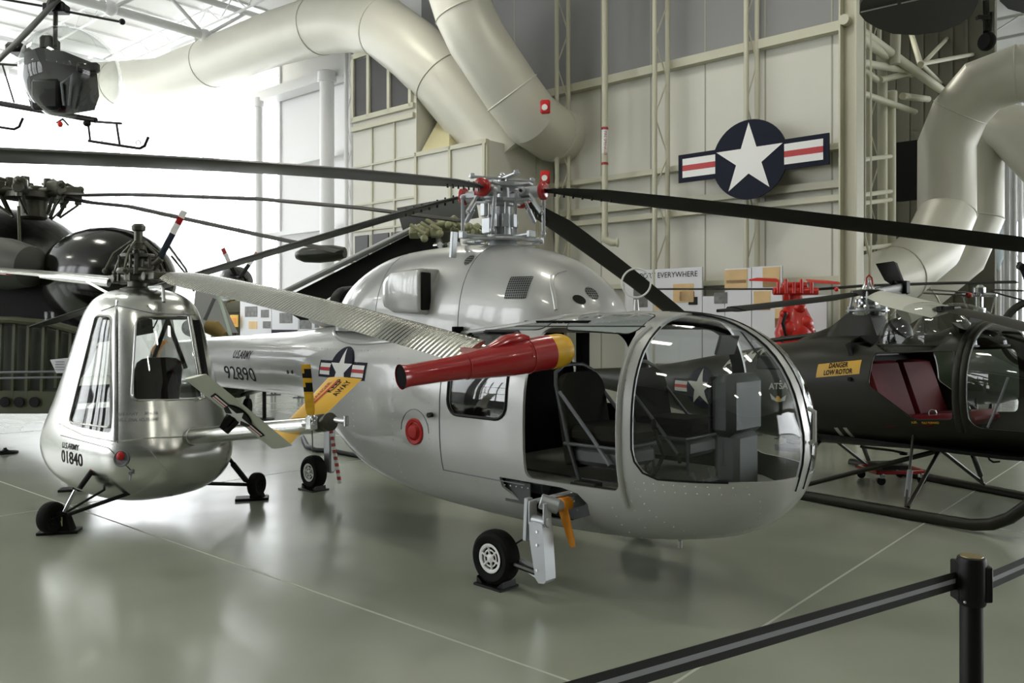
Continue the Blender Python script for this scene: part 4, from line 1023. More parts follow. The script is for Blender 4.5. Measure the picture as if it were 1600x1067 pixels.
for a in (0, 60, 120, 180, 240, 300):
    r = math.radians(a+10); d = V((math.cos(r), math.sin(r), 0)); mb.tube([d*.15+V((0, 0, zz(400))), d*.16+V((0, 0, zz(440)))], .014, 8); mb.box(d*.13+V((0, 0, zz(412))), (.07, .03, .03), Matrix.Rotation(r, 3, 'Z'))
mb.lathe([(.13, 0), (.15, .01), (.15, .03), (.13, .04)], (0, 0, zz(404)), n=20); rb('swash_cage', mb)
for a in (150, 330):
    mb = MB(); r = math.radians(a); d = V((math.cos(r), math.sin(r), 0)); mb.box(d*.14+V((0, 0, zz(398))), (.16, .05, .07), Matrix.Rotation(r, 3, 'Z'), 0, .01); mb.tube([d*.20+V((0, 0, zz(398))), d*.32+V((0, 0, zz(432)))], .016, 8); rb('damper', mb, darkmetal)
mb = MB(); a, b_ = L2(246, 410, 7.2), L2(288, 330, 7.2); K = 16; d = b_-a
blade(mb, [a.lerp(b_, k/K) for k in range(K+1)], d.cross(Wd2((0, 1, 0))-Wd2((0, 0, 0))).normalized(), [.03, .05]+[.058]*(K-1), .012, n=6, lead=.5); o = build('striped_blade', mb, [mat('blue_blade', '121d2b', .4), redp, whitep], rh); o['label'] = 'blue blade with red and white tip stripes'
for f in o.data.polygons:
    k = (f.center-a).dot(d)/d.length_squared; f.material_index = 0 if k < .58 else (2 if k < .72 else (1 if k < .86 else 2))
mb = MB(); mb.cyl(L2(240, 414, 7.2), L2(252, 404, 7.2), .03, 12); mb.tube([L2(244, 412, 7.2), L2(238, 428, 7.25)], .02, 8); build('blade_clamp', mb, oilmetal, rh)
# main blade toward the camera with ribbed skin and pulse jet
tipz = L2(742, 549, 4.66).z; Lb = V((wtip.x, wtip.y, 0)).length
ribm = mat('ribbed_blade_skin', 'b5b6ae', .27, .95)
nt = ribm.node_tree; b = nt.nodes['Principled BSDF']; tc = nt.nodes.new('ShaderNodeTexCoord'); wv = nt.nodes.new('ShaderNodeTexWave'); wv.inputs['Scale'].default_value = 9; wv.bands_direction = 'X'; bp = nt.nodes.new('ShaderNodeBump'); bp.inputs['Strength'].default_value = .5; bp.inputs['Distance'].default_value = .01
nt.links.new(tc.outputs['Object'], wv.inputs['Vector']); nt.links.new(wv.outputs['Fac'], bp.inputs['Height']); nt.links.new(bp.outputs[0], b.inputs['Normal'])
def tipblade(name, d, L_, z0, z1, sag, m, tw):
    c = d.cross(V((0, 0, 1))); ts = lins(.5, L_, 14); ang = math.atan2(d.y, d.x)
    o = None; mb = MB(); rel = []
    for t in ts: k = (t-.5)/(L_-.5); rel.append(V((t, 0, z0+(z1-z0)*k+sag*k*(1-k))))
    blade(mb, rel, V((0, math.cos(tw), math.sin(tw))), [.12, .24]+[.27]*12, [.03, .034]+[.036]*12, n=9, lead=.5)
    o = build(name, mb, m, jet); o.rotation_euler = (0, 0, ang); return o
bl = tipblade('rotor_blade', dR, Lb-.03, cen.z, tipz, .12, ribm, .42)
dB = -dR; tipB = 2.3
blb = tipblade('rotor_blade', dB, 4.1, cen.z, 2.33, .02, ribm, -.2)
mb = MB(); blade(mb, [(t, 0, cen.z+(2.33-cen.z)*(t-.5)/3.6-.012) for t in lins(2.9, 4.1, 4)], V((0, math.cos(-.2), math.sin(-.2))), .262, .036, n=9, lead=.5); o = build('red_underside', mb, redp, blb)
mb = MB(); a = L2(62, 432, 8.3); mb.tube([a, L2(100, 434, 8.0), L2(170, 442, 7.5)], [.015, .04, .04], 10, flat=(.5, (0, 0, 1))); build('counter_arm', mb, alu, rh)
mb = MB(); mb.tube([L2(136, 440, 7.5), L2(176, 462, 7.2)], .012, 6); build('counter_arm_stay', mb, alu, rh)
J0, J1 = L2(626, 589, 4.32), L2(884, 546, 4.92); ja = J1-J0; JL = ja.length; ja.normalize()
pj = bpy.data.objects.new('pulse_jet', None); col.objects.link(pj); pj.parent = jet; pj['label'] = 'red pulse jet with yellow nose at the blade tip'
def rr_(py, D): return py/2*D/F
prof = [(0, rr_(40, 4.33)), (.015, rr_(38, 4.33)), (.04, rr_(35, 4.35)), (.2, rr_(37, 4.4)), (.34, rr_(40, 4.5)), (.42, rr_(46, 4.53)), (.58, rr_(53, 4.6)), (.63, rr_(55, 4.65)), (.75, rr_(55, 4.7)), (.88, rr_(55, 4.8))]
mb = MB(); mb.lathe([(r, k*JL) for k, r in prof], J0, ja, 36, cap=False); build('tail_pipe', mb, redp, pj)
mb = MB(); mb.lathe([(rr_(55, 4.8), .88*JL), (rr_(55, 4.8), .945*JL), (rr_(52, 4.85), .97*JL), (rr_(44, 4.9), 1.0*JL), (rr_(30, 4.9), 1.0*JL), (.02, .93*JL)], J0, ja, 36); o = build('intake_ring', mb, yel, pj); o['label'] = 'yellow intake ring'
mb = MB(); mb.lathe([(rr_(36, 4.33), .004*JL), (rr_(33, 4.33), .03*JL), (rr_(31.5, 4.35), .10*JL), (.001, .2*JL)], J0, ja, 32); build('dark_pipe_mouth', mb, cabind, pj)  # black cone puts the darkness of the open pipe end into colour
jup = V((0, 0, 1)); jside = ja.cross(jup).normalized()
mb = MB(); mb.tube([J0+ja*JL*.50+jup*.075, J0+ja*JL*.60+jup*.104, J0+ja*JL*.68+jup*.108, J0+ja*JL*.74+jup*.10], [.02, .035, .035, .02], 12, flat=(1.6, (0, 0, 1))); build('fuel_fairing', mb, redp, pj)
mb = MB(); q = J0+ja*JL*.72
mb.tube([q+jup*rr_(56, 4.7)+jside*.0, q+jside*rr_(56, 4.7)*.8+jup*.06, q+jside*rr_(58, 4.7)], .005, 6); mb.torus(J0+ja*JL*.74, ja, rr_(55.5, 4.7), .004, 36, 6); mb.torus(J0+ja*JL*.36, ja, rr_(41.5, 4.5), .004, 36, 6); build('weld_bead', mb, redp, pj)
mb = MB(); a = L2(716, 550, 4.75); mb.hull([a+V(p) for p in ((-.07, -.05, -.03), (-.07, .05, -.03), (-.06, .05, .03), (-.06, -.05, .03))]+[J0+ja*JL*k+jup*.07 for k in (.34, .5)]+[J0+ja*JL*k+jup*.02 for k in (.34, .5)]); build('tip_attachment', mb, redp, pj)
# tail boom, fins, tail rotor
B0, B1 = L2(292, 682, 6.82), L2(498, 664, 5.62)
mb = MB(); mb.lathe([(.066, 0), (.066, .02*1), (.064, (B1-B0).length*.5), (.055, (B1-B0).length*.96), (.05, (B1-B0).length)], B0, B1-B0, 28); build('tail_boom', mb, alu, jet)
mb = MB(); mb.torus(B0+(B1-B0)*.07, B1-B0, .068, .006, 28, 6); build('boom_collar', mb, alu, jet)
def fin(name, quad, m, th=.012, lab=None):
    q = [L2(*c) for c in quad]; nrm = (q[1]-q[0]).cross(q[3]-q[0]).normalized(); K = 9; rs = []
    for i in range(K):     # spanwise from edge 0-1 (tip) to 3-2 (root)
        a = q[0].lerp(q[3], i/(K-1)); b_ = q[1].lerp(q[2], i/(K-1)); ring = []
        for j in range(9): u = (1-math.cos(PI*j/8))/2; ring.append(a.lerp(b_, u)+nrm*th*math.sin(PI*u**.7))
        for j in range(7, 0, -1): u = (1-math.cos(PI*j/8))/2; ring.append(a.lerp(b_, u)-nrm*th*math.sin(PI*u**.7))
        rs.append(ring)
    mb = MB(); mb.rings(rs); o = build(name, mb, m, jet)
    if lab: o['label'] = lab
    return o, q, nrm, bvh(mb)
f1, q, nn, ft1 = fin('tail_fin', [(288, 592, 5.48), (322, 584, 5.36), (457, 696, 5.55), (424, 700, 5.72)], mat('satin_fin_paint', 'b9bdb0', .35, .3), lab='silver-green fin with star marking')
cc = V((0, 0, 0)); o_ = Wd2((0, 0, CAMZ))
def on_fin(px, py, ft, D): a = L2(px, py, D); d = (a-o_).normalized(); h = ft.ray_cast(o_, d); return h[0] if h[0] is not None else a
a = on_fin(333, 617, ft1, 5.5); b_ = on_fin(410, 681, ft1, 5.6); ex = (b_-a); hl = ex.length/4; mid = (a+b_)/2; ex.normalize(); vd = (mid-o_).normalized(); ey = nn.cross(ex).normalized()
if ey.z < 0: ey = -ey
nv = nn if nn.dot(vd) < 0 else -nn
decal('star_marking', polymesh([([(x, z*.9) for x, z in pl], m) for pl, m in insignia(hl*1.02)], .05), [blk, whitep, redd], f1, lambda u, v: mid+ex*u+ey*v+nv*.1, ft1, -nv, .002)
f2, q2, n2_, ft2 = fin('tail_fin', [(513, 590, 6.2), (566, 592, 6.02), (504, 652, 5.72), (452, 655, 5.95)], yel, lab='yellow fin with keep away lettering')
nv2 = n2_ if n2_.dot((q2[0]-o_).normalized()) < 0 else -n2_
def fintext(s, p0, p1, h, m, name, bold=.02):
    a = on_fin(*p0, ft2, 6); b_ = on_fin(*p1, ft2, 6); ex = b_-a; w = ex.length; ex.normalize(); ey = n2_.cross(ex).normalized()
    if ey.z < 0: ey = -ey
    t2 = text2d(s, h, 0, bold); k = w/max(x for x, _ in t2[0])
    decal(name, [([(x*k, z) for x, z in t2[0]], t2[1], 0, 0)], [m], f2, lambda u, v: a+ex*u+ey*v+nv2*.1, ft2, -nv2, .002)
fintext('DANGER', (489, 628), (519, 597), .035, redd, 'danger_lettering'); fintext('KEEP', (516, 614), (537, 594), .06, blackd, 'keep_lettering'); fintext('AWAY', (526, 619), (550, 596), .055, blackd, 'away_lettering')
a = on_fin(488, 632, ft2, 6); b_ = on_fin(528, 595, ft2, 6); ex = b_-a; w = ex.length; ex.normalize(); ey = n2_.cross(ex).normalized()
decal('red_stripe', polymesh([(rect(0, w, -.011, .011), 0)], .1), [redd], f2, lambda u, v: a+ex*u+ey*v+nv2*.1, ft2, -nv2, .0025)
f3, _, _, _ = fin('ventral_fin', [(418, 672, 5.9), (478, 668, 5.75), (452, 696, 5.72), (446, 697, 5.74)], yel, .008)
mb = MB(); mb.lathe([(.05, 0), (.06, .01), (.058, .12), (.05, .13), (.05, .16), (.062, .17), (.062, .19), (.03, .20)], L2(490, 662, 5.66), L2(524, 658, 5.5)-L2(490, 662, 5.66), 24); build('tail_gearbox', mb, oilmetal, jet)
tr = bpy.data.objects.new('tail_rotor', None); col.objects.link(tr); tr.parent = jet
mb = MB()
mb.cyl(L2(524, 656, 5.5), L2(541, 658, 5.44), .02, 10)
mb.cyl(L2(541, 650, 5.44), L2(541, 666, 5.44), .018, 10); build('pitch_head', mb, chrome, tr); mb = MB(); mb.box(L2(487, 660, 5.5), (.07, .06, .10), None, 0, .01); mb.cyl(L2(474, 662, 5.55), L2(492, 661, 5.47), .02, 10); build('tail_hub', mb, chrome, tr)
mb = MB(); t0, t1 = L2(486, 655, 5.5), L2(478, 569, 5.5); cdv = L2(486, 569, 5.5)-L2(472, 569, 5.5); N_ = 12
fb = MB(); blade(fb, [t0.lerp(t1, k/N_) for k in range(N_+1)], cdv, [.025, .05]+[.062]*(N_-1), .012, n=7, lead=.5)
ob = build('tail_rotor_blade', fb, [yel, blk], tr); ob['label'] = 'yellow and black striped blade'
for f_ in ob.data.polygons:
    k = (f_.center-t0).dot((t1-t0).normalized())/(t1-t0).length
    f_.material_index = 1 if (.52 < k < .63 or .74 < k < .88) else 0
mb = MB(); blade(mb, [L2(487, 668, 5.5), L2(488, 690, 5.5), L2(488, 706, 5.5)], L2(486, 569, 5.7)-L2(486, 569, 5.5), [.04, .05, .03], .010, n=7, lead=.5); build('tail_rotor_blade', mb, darkmetal, tr)
# undercarriage: three legs to black stands
def jstand(label, px, py, dxw=0):
    g = PZ(px, py, 0); t = thing('wheel_stand', label, 'stand', g, 0)
    mb = MB(); mb.box((0, 0, .012), (.30, .16, .024), Matrix.Rotation(.25, 3, 'Z'), 0, .004); build('base_plate', mb, blk, t)
    mb = MB(); mb.hull([(-.01, -.05, .02), (.11, -.05, .02), (.11, .05, .02), (-.01, .05, .02), (.0, -.04, .17), (.06, -.04, .17), (.0, .04, .17), (.06, .04, .17), (.10, 0, .10)]); build('upright', mb, blk, t); return t, g
tA, gA = jstand('black steel stand beside the near left wheel of the small polished helicopter', 93, 832)
tB, gB = jstand('black steel stand beside the right wheel of the small polished helicopter', 394, 780)
tC, gC = jstand('black steel stand under the nose of the small polished helicopter', 119, 766)
mb = MB(); mb.box((.035, -.056, .10), (.035, .004, .07)); o = build('paper_tag', mb, mat('buff_tag', 'c9c39a', .7), tA)
wA, wB = Wd2(P(80, 808, 6.52)), Wd2(P(401, 757, 7.75)); wC = Wd2(P(128, 742, 8.2))
ddA = Matrix.Rotation(-H2, 3, 'Z') @ V((.97, -.25, 0))
wheel(wA, ddA, .122, .09, jet, 'main_wheel', rubber); wheel(wB, ddA, .112, .09, jet, 'main_wheel', rubber); wheel(wC+V((0, 0, -.02)), ddA, .10, .08, jet, 'nose_wheel', rubber)
def leg(name, a, b_, r, m=blk, lab=None):
    mb = MB(); mb.tube([a, b_], r, 10); o = build(name, mb, m, jet)
    if lab: o['label'] = lab
    return o
kA = L2(100, 800, 6.5)
leg('shock_strut', L2(174, 694, 6.75), L2(124, 763, 6.55), .022); leg('shock_strut', L2(118, 766, 6.55), kA, .016, chrome); leg('lower_arm', L2(206, 769, 6.7), L2(106, 804, 6.45), .016); leg('drag_arm', L2(183, 750, 6.75), L2(168, 762, 6.7), .008, lettergrey); leg('drag_arm', L2(168, 762, 6.7), L2(104, 800, 6.5), .010)
leg('axle', wA, kA, .018)
for k in (.18, .32, .47, .6):
    a = L2(174, 694, 6.75).lerp(L2(124, 763, 6.55), k); mb = MB(); d = (L2(124, 763, 6.55)-L2(174, 694, 6.75)).normalized(); mb.cyl(a-d*.008, a+d*.008, .0245, 12); build('red_band', mb, redp, jet)
kB = L2(386, 757, 7.7)
leg('shock_strut', L2(347, 702, 7.4), L2(386, 752, 7.7), .017); leg('shock_strut', L2(364, 725, 7.5), L2(384, 750, 7.65), .025); leg('lower_arm', L2(313, 755, 7.3), kB, .016); leg('axle', wB, kB, .018)
mb = MB(); mb.hull([L2(x, y, D) for D in (8.12, 8.2) for x, y in ((107, 734), (137, 742), (134, 760), (124, 766), (108, 752))]); build('nose_fork', mb, blk, jet)
leg('step_wire', L2(245, 775, 6.9), L2(270, 774, 6.9), .004, lettergrey); 
p, n_ = jp(206, 737); mb = MB(); mb.cyl(p-n_*.02, p+n_*.03, .016, 10); mb.tube([p, p+n_*.04+V((0, 0, -.05))], .006, 6); build('drain_fitting', mb, lettergrey, jet)
# ============================================================ DARK GREEN LIGHT HELICOPTER
H3 = math.radians(-55)
br = thing('helicopter', 'dark olive skid helicopter with clear domes, red seat and yellow danger placard at right', 'helicopter', (3.53, 8.26, 0), H3)
L3, S3, Wd3 = loc_of(br)
BT = [(-5.2, .98, .84, .07, 2), (-4.2, 1.04, .80, .12, 2), (-2.9, 1.14, .66, .25, 2), (-1.9, 1.30, .52, .39, 2.1), (-.85, 1.47, .43, .53, 2.3), (-.3, 1.55, .45, .59, 2.5), (.4, 1.55, .49, .62, 2.6), (.75, 1.58, .51, .62, 2.6), (1.05, 1.68, .52, .62, 2.4),
      (1.5, 1.64, .55, .58, 2.3), (1.9, 1.46, .60, .46, 2.2), (2.15, 1.20, .70, .30, 2), (2.27, 1.0, .85, .08, 2)]
bx_ = lins(-5.2, 1.6, 60)+lins(1.65, 2.15, 10)+[2.2, 2.23, 2.25, 2.265]
bb = body(BT, bx_, 56); btree = bvh(bb)
bsh = build('fuselage', bb, [olive, mat('olive_inner', '24241e', .7)], br)
q = [S3(x, y, -.60) for x, y in ((1358, 552), (1488, 548), (1488, 656), (1428, 656), (1358, 602))]
dp = rpoly([(p.x*100, p.z*100) for p in q], 4); dp = [(x/100, z/100) for x, z in dp]
xf = S3(1512, 560, -.58).x
cc_ = [cutter(cutY(dp, -1.2, -.3), br), cutter(cutY(dp, .3, 1.2), br), cutter(cutY(rrect(xf, 2.6, .80, 1.75, .1), -1.2, 1.2), br)]
p_in = S3(1330, 528, -.5); cc_.append(cutter(cutY(rpoly([(p_in.x-.10, p_in.z-.05), (p_in.x-.07, p_in.z+.12), (p_in.x+.22, p_in.z+.14), (p_in.x+.17, p_in.z-.09)], .03), -1.2, -.2), br))
applied(bsh, [('SOLIDIFY', dict(thickness=.02, offset=-1, material_offset=1))]+[('BOOLEAN', dict(object=c, operation='DIFFERENCE', solver='EXACT')) for c in cc_])
o = build('nose_bubble', body(BT, bx_, 56, ins=.008), glassb, br); applied(o, [('SOLIDIFY', dict(thickness=.005, offset=-1)), ('BOOLEAN', dict(object=cc_[2], operation='INTERSECT', solver='EXACT'))])
kill(*cc_)
mb = MB(); mb.box((p_in.x+.04, -.20, p_in.z-.05), (.26, .02, .15)); build('intake_liner', mb, blk, br)
def b3(n, mb, m, parent=br, lab=None):
    o = build(n, mb, m, parent)
    if lab: o['label'] = lab
    return o
mb = MB(); mb.prism([(x, y, .56) for x, y in ((-.4, -.5), (1.5, -.5), (1.95, -.3), (1.95, .3), (1.5, .5), (-.4, .5))], (0, 0, .03)); b3('cabin_floor', mb, blk)
for y in (-.29, .29):
    st = bpy.data.objects.new('cabin_seat', None); col.objects.link(st); st.parent = br; x0 = S3(1400, 600, y).x
    a = S3(1366, 600, -.55); Rb = Matrix.Rotation(-.35, 3, 'Y')
    mb = MB(); mb.box((a.x-.02, y, 1.02), (.10, .565, .62), Rb, 0, .04); b3('backrest', mb, redseat, st)
    mb = MB(); mb.box((a.x+.34, y, .78), (.52, .565, .13), Matrix.Rotation(-.12, 3, 'Y'), 0, .05); b3('seat_cushion', mb, redseat, st)
    mb = MB(); mb.torus((a.x+.50, y-.18, .88), (0, -1, 0), .035, .006, 20, 6); mb.box((a.x+.50, y-.12, .86), (.05, .14, .012)); b3('belt_buckle', mb, chrome, st)
mb = MB(); mb.box((S3(1400, 560, 0).x-.12, 0, 1.28), (.05, 1.05, .42), Matrix.Rotation(-.3, 3, 'Y')); b3('firewall_panel', mb, blk)
# frames and arches
def onb(pts, d): return onbody(pts, btree, d)
for x in (xf-.03, S3(1490, 600, -.58).x+.03):
    pts = []
    for a in lins(-30, 210, 40):
        ar = math.radians(a); d = V((0, -math.cos(ar), math.sin(ar))); h = btree.ray_cast(V((x, 0, 1.05))+d*2, -d)
        if h[0] is not None: pts.append(h[0])
    mb = MB(); mb.tube(pts, .03, 8, flat=(.45, (1, 0, 0))); b3('cabin_arch', mb, olive)
mb = MB(); mb.tube(onb([(dp[i][0], -1.2, dp[i][1]) for i in range(len(dp))], (0, 1, 0)), .008, 6, close=True); b3('door_edge', mb, darkmetal)
# clear domes on the roof
for y, n_ in ((-.28, 1), (.28, 1)):
    c = S3(1440, 528, -.28); c.z = 1.47
    mb = MB(); rs = []
    for i in range(11):
        a = PI/2*i/10; rs.append([V((c.x+.02+(.46 if math.cos(t) > 0 else .42)*math.cos(a)*math.cos(t), y+.27*math.cos(a)*math.sin(t), c.z+.39*math.sin(a))) for t in [2*PI*j/28 for j in range(28)]])
    mb.rings(rs, 0, False); o = b3('roof_dome', mb, glass)
    mb = MB(); mb.tube(rs[0], .010, 6, close=True); build('dome_ring', mb, olive, o)
mb = MB(); mb.ell((S3(1436, 528, -.28).x-.22, -.25, 1.56), (.12, .15, .16)); b3('headrest', mb, blk)
mb = MB(); mb.hull([L3(x, y, D) for x, y, D in ((1498, 512, 7.0), (1486, 503, 7.3), (1500, 505, 7.4), (1490, 505, 7.7))]+[V((S3(1500, 520, -.3).x, y, 1.54)) for y in (-.3, .3)]); b3('dome_bridge', mb, olive)
# instrument pod and nose shells at the right edge
mb = MB(); mb.box((1.75, -.05, 1.0), (.14, .5, .30), None, 0, .04); b3('instrument_panel', mb, blk)
mb = MB(); mb.tube([L3(1543, 668, 6.7), L3(1562, 625, 6.65), L3(1575, 590, 6.6)], .010, 8); b3('control_stick', mb, lettergrey)
mb = MB(); mb.tube([L3(1505, 615, 7.1), L3(1514, 640, 7.05), L3(1518, 668, 7.0)], .008, 6); b3('collective_lever', mb, blk)
# mast fairing
mb = MB(); fr_ = [(-.95, 1.40, .05, .28), (-.7, 1.52, .10, .34), (-.35, 1.64, .12, .30), (-.15, 1.78, .13, .22), (.0, 1.80, .13, .19), (.10, 1.78, .13, .19), (.2, 1.50, .12, .22)]
mb.rings([[V((x, -hb_, 1.36)), V((x, -ht, z-.02)), V((x, -ht*.6, z)), V((x, ht*.6, z)), V((x, ht, z-.02)), V((x, hb_, 1.36))] for x, z, ht, hb_ in fr_]); b3('mast_fairing', mb, olive)
a, b_ = L3(1268, 530, 8.6), L3(1340, 515, 8.2)
mb = MB(); mb.tube([L3(1205, 532, 9.6), L3(1268, 524, 9.0), L3(1300, 518, 8.7)], .028, 10); mb.torus(L3(1222, 530, 9.45), L3(1268, 524, 9.0)-L3(1205, 532, 9.6), .03, .01, 16, 6); b3('exhaust_tube', mb, olive)
# mast and hub
mz = lambda py: P(1355, py, 8.26).z
mb = MB(); mb.lathe([(.15, mz(493)), (.17, mz(486)), (.17, mz(482)), (.12, mz(480)), (.10, mz(474)), (.13, mz(472)), (.13, mz(468)), (.07, mz(466)), (.06, mz(455)), (.075, mz(453)), (.05, mz(447)), (.03, mz(438))], n=24); b3('mast', mb, chrome)
mb = MB()
for k in range(6):
    r = math.radians(60*k); d = V((math.cos(r), math.sin(r), 0)); mb.tube([d*.19+V((0, 0, mz(488))), d*.15+V((0, 0, mz(456)))], .012, 6); mb.box(d*.17+V((0, 0, mz(484))), (.06, .04, .06), Matrix.Rotation(r, 3, 'Z'))
mb.lathe([(.15, mz(487)), (.2, mz(486)), (.2, mz(484)), (.15, mz(483))], n=20); b3('swashplate', mb, hubgrey)
mb = MB(); mb.tube([L3(1353, 446, 8.2)]+[L3(x, y, 8.2) for x, y in ((1354, 434), (1358, 430), (1362, 434), (1364, 446))], .008, 6); b3('hub_strap', mb, redp)
mb = MB(); mb.lathe([(.07, mz(462)), (.16, mz(460)), (.16, mz(454)), (.07, mz(452))], n=3*8); b3('hub', mb, darkmetal)
def hb3(name, pts, chord, cd_, m, th=.03, tw=0, lab=None):
    mb = MB(); q = [L3(*p) for p in pts]; blade(mb, q, cd_, chord, th, n=7, lead=.5); o = b3(name, mb, m)
    if lab: o['label'] = lab
    return o
wx = lambda v: (Matrix.Rotation(-H3, 3, 'Z') @ V(v))
hb3('rotor_blade', [(1335, 461, 8.2), (1290, 468, 7.9), (1230, 475, 7.6), (1180, 481, 7.3), (1150, 484, 7.1)], [.10, .22, .22, .22, .22], wx((-.6, .8, .10)), blkm, .05)
hb3('blade_hinge_cap', [(1152, 483.5, 7.11), (1140, 485, 7.05), (1122, 486, 6.95)], [.20, .10, .04], wx((-.6, .8, .10)), blk, .03)
hb3('rotor_blade', [(1366, 460, 8.1), (1400, 470, 7.75), (1440, 480, 7.5), (1475, 489, 7.3)], [.20, .30, .30, .28], wx((.9, .25, .30)), mat('pale_blade_face', 'c2c3b8', .45), .035, lab='pale inner rotor blade')
hb3('rotor_blade', [(1465, 482, 7.4), (1500, 487, 7.1), (1560, 500, 6.6), (1640, 522, 6.0)], [.16, .24, .26, .26], wx((.85, .4, .08)), olive, .04)
mb = MB()
for px in (1472, 1492): mb.cyl(L3(px, 478, 7.25), L3(px, 486, 7.25), .02, 10)
mb.box(L3(1482, 483, 7.25), (.16, .12, .05)); b3('blade_hinge', mb, blk)
hb3('rotor_blade', [(1366, 456, 8.4), (1398, 452, 8.8), (1412, 450, 9.0)], [.08, .10, .12], wx((0, 0, 1)), darkmetal, .03)
mb = MB(); mb.hull([L3(x, y, D) for x, y, D in ((1368, 412, 8.9), (1396, 408, 8.9), (1402, 411, 9.0), (1413, 440, 9.0), (1412, 448, 9.0), (1400, 450, 9.0), (1382, 438, 8.9), (1370, 414, 8.93), (1398, 410, 8.93))]); b3('tilted_blade_panel', mb, blkm, lab='black outer blade twisted upright')
mb = MB(); mb.box(L3(1411, 449, 9.0), (.12, .08, .14)); mb.tube([L3(1396, 440, 8.95), L3(1418, 458, 9.0)], .02, 6); b3('blade_hinge', mb, blk)
# skids
mb = MB(); mb.tube([L3(1238, 771, 7.95), L3(1256, 774, 7.85), L3(1487, 815, 6.78), L3(1520, 820, 6.62), L3(1550, 819, 6.5), L3(1578, 809, 6.4), L3(1605, 790, 6.3), L3(1640, 755, 6.2)], .047, 16); b3('skid_tube', mb, olive)
mb = MB(); mb.tube([L3(1330, 722, 9.9), L3(1425, 741, 9.0), L3(1600, 776, 7.88), L3(1680, 792, 7.45), L3(1720, 780, 7.3)], .047, 16); b3('skid_tube', mb, olive)
for a, b_, r in (((1427, 680, 7.35), (1415, 792, 7.05), .012), ((1467, 705, 7.4), (1419, 792, 7.05), .018), ((1467, 704, 7.4), (1262, 757, 8.1), .022), ((1473, 705, 7.5), (1537, 756, 8.1), .018), ((1518, 700, 7.3), (1536, 755, 8.1), .012),
                ((1290, 678, 8.5), (1245, 735, 8.2), .018), ((1293, 678, 8.6), (1356, 728, 9.6), .018), ((1347, 690, 8.5), (1359, 726, 9.6), .012)):
    mb = MB(); mb.tube([L3(*a), L3(*b_)], r, 10); b3('skid_strut', mb, olive)
for a, b_ in (((1422, 735, 7.2), (1417, 778, 7.1)), ((1521, 712, 7.5), (1532, 742, 7.9)), ((1348, 695, 8.7), (1357, 718, 9.4))):
    mb = MB(); mb.cyl(L3(*a), L3(*b_), .024, 12); b3('skid_damper', mb, lettergrey if a[0] == 1422 else blk)
mb = MB(); mb.tube([L3(1540, 705, 7), L3(1546, 718, 7), L3(1552, 722, 7), L3(1562, 721, 7)], .008, 6); b3('hook_pipe', mb, blk)
mb = MB(); mb.tube([L3(1345, 698, 8.4), L3(1395, 704, 8.0), L3(1418, 709, 7.9)], .012, 6); mb.torus(L3(1412, 709, 7.9), (0, 0, 1), .03, .01, 14, 6); b3('tow_hook', mb, blk)
# placard and markings
o_3 = Wd3((0, 0, CAMZ))
def bp_(px, py):
    d = (S3(px, py, 0)-o_3).normalized(); h = btree.ray_cast(o_3, d); return h[0] if h[0] is not None else S3(px, py, -.5)
def bdecal(name, parts, mats): return decal(name, parts, mats, br, lambda u, v: (u, -1.2, v), btree, (0, 1, 0), .003)
q = [bp_(*p) for p in ((1275, 590), (1343, 584), (1347, 562), (1279, 569))]
bdecal('danger_placard', polymesh([([(p.x, p.z) for p in q], 0)], .05), [yel])
def btext(s, pl, pr, h, m, name, bold=.03, shear=0):
    a, b_ = bp_(*pl), bp_(*pr); t2 = text2d(s, h, shear, bold, maxlen=.04); k = (b_.x-a.x)/max(x for x, _ in t2[0])
    return decal(name, [([(x*k, z+(b_.z-a.z)*x*k/(b_.x-a.x)) for x, z in t2[0]], t2[1], 0, 2)], [m], br, lambda u, v: (a.x+u, -1.2, a.z+v), btree, (0, 1, 0), .003)
btext('DANGER', (1295, 575), (1325, 573), .045, blackd, 'danger_lettering'); btext('LOW ROTOR', (1287, 586), (1332, 583), .045, blackd, 'rotor_lettering')
btext('ARMY', (1130, 575), (1192, 560), .13, letterw, 'army_lettering', .02); btext('ATSA', (1202, 608), (1232, 607), .06, letterw, 'unit_lettering', .03)
q = [(1050, 1112)]; a, b_ = bp_(1052, 608), bp_(1140, 600)
bdecal('star_marking', polymesh([([(x+(a.x+b_.x)/2, z+bp_(1096, 606).z) for x, z in pl], m) for pl, m in insignia(abs(b_.x-a.x)/4)], .05), [navy, letterw, redd])
p = bp_(1216, 620); bdecal('wing_badge', polymesh([([(p.x-.11, p.z+.03), (p.x-.03, p.z-.02), (p.x+.03, p.z-.02), (p.x+.11, p.z+.03), (p.x+.09, p.z-.03), (p.x+.02, p.z-.05), (p.x-.02, p.z-.05), (p.x-.09, p.z-.03)], 0), (circ(p.x, p.z-.02, .03, 20), 1)], .05), [letterw, yel])
for dx in (0, 14):
    q = [bp_(*p) for p in ((1303+dx, 668), (1309+dx, 668), (1323+dx, 684), (1316+dx, 683))]; bdecal('white_stripe', polymesh([([(p.x, p.z) for p in q], 0)], .05), [letterw])
btext('FUEL', (1425, 662), (1434, 661), .018, yel, 'small_lettering'); btext('FULLY FORWARD', (1441, 662), (1468, 662), .018, yel, 'small_lettering')
p = bp_(1329, 592); mb = MB(); mb.cyl(p, p+V((0, -.03, 0)), .02, 10); b3('door_handle', mb, blk)

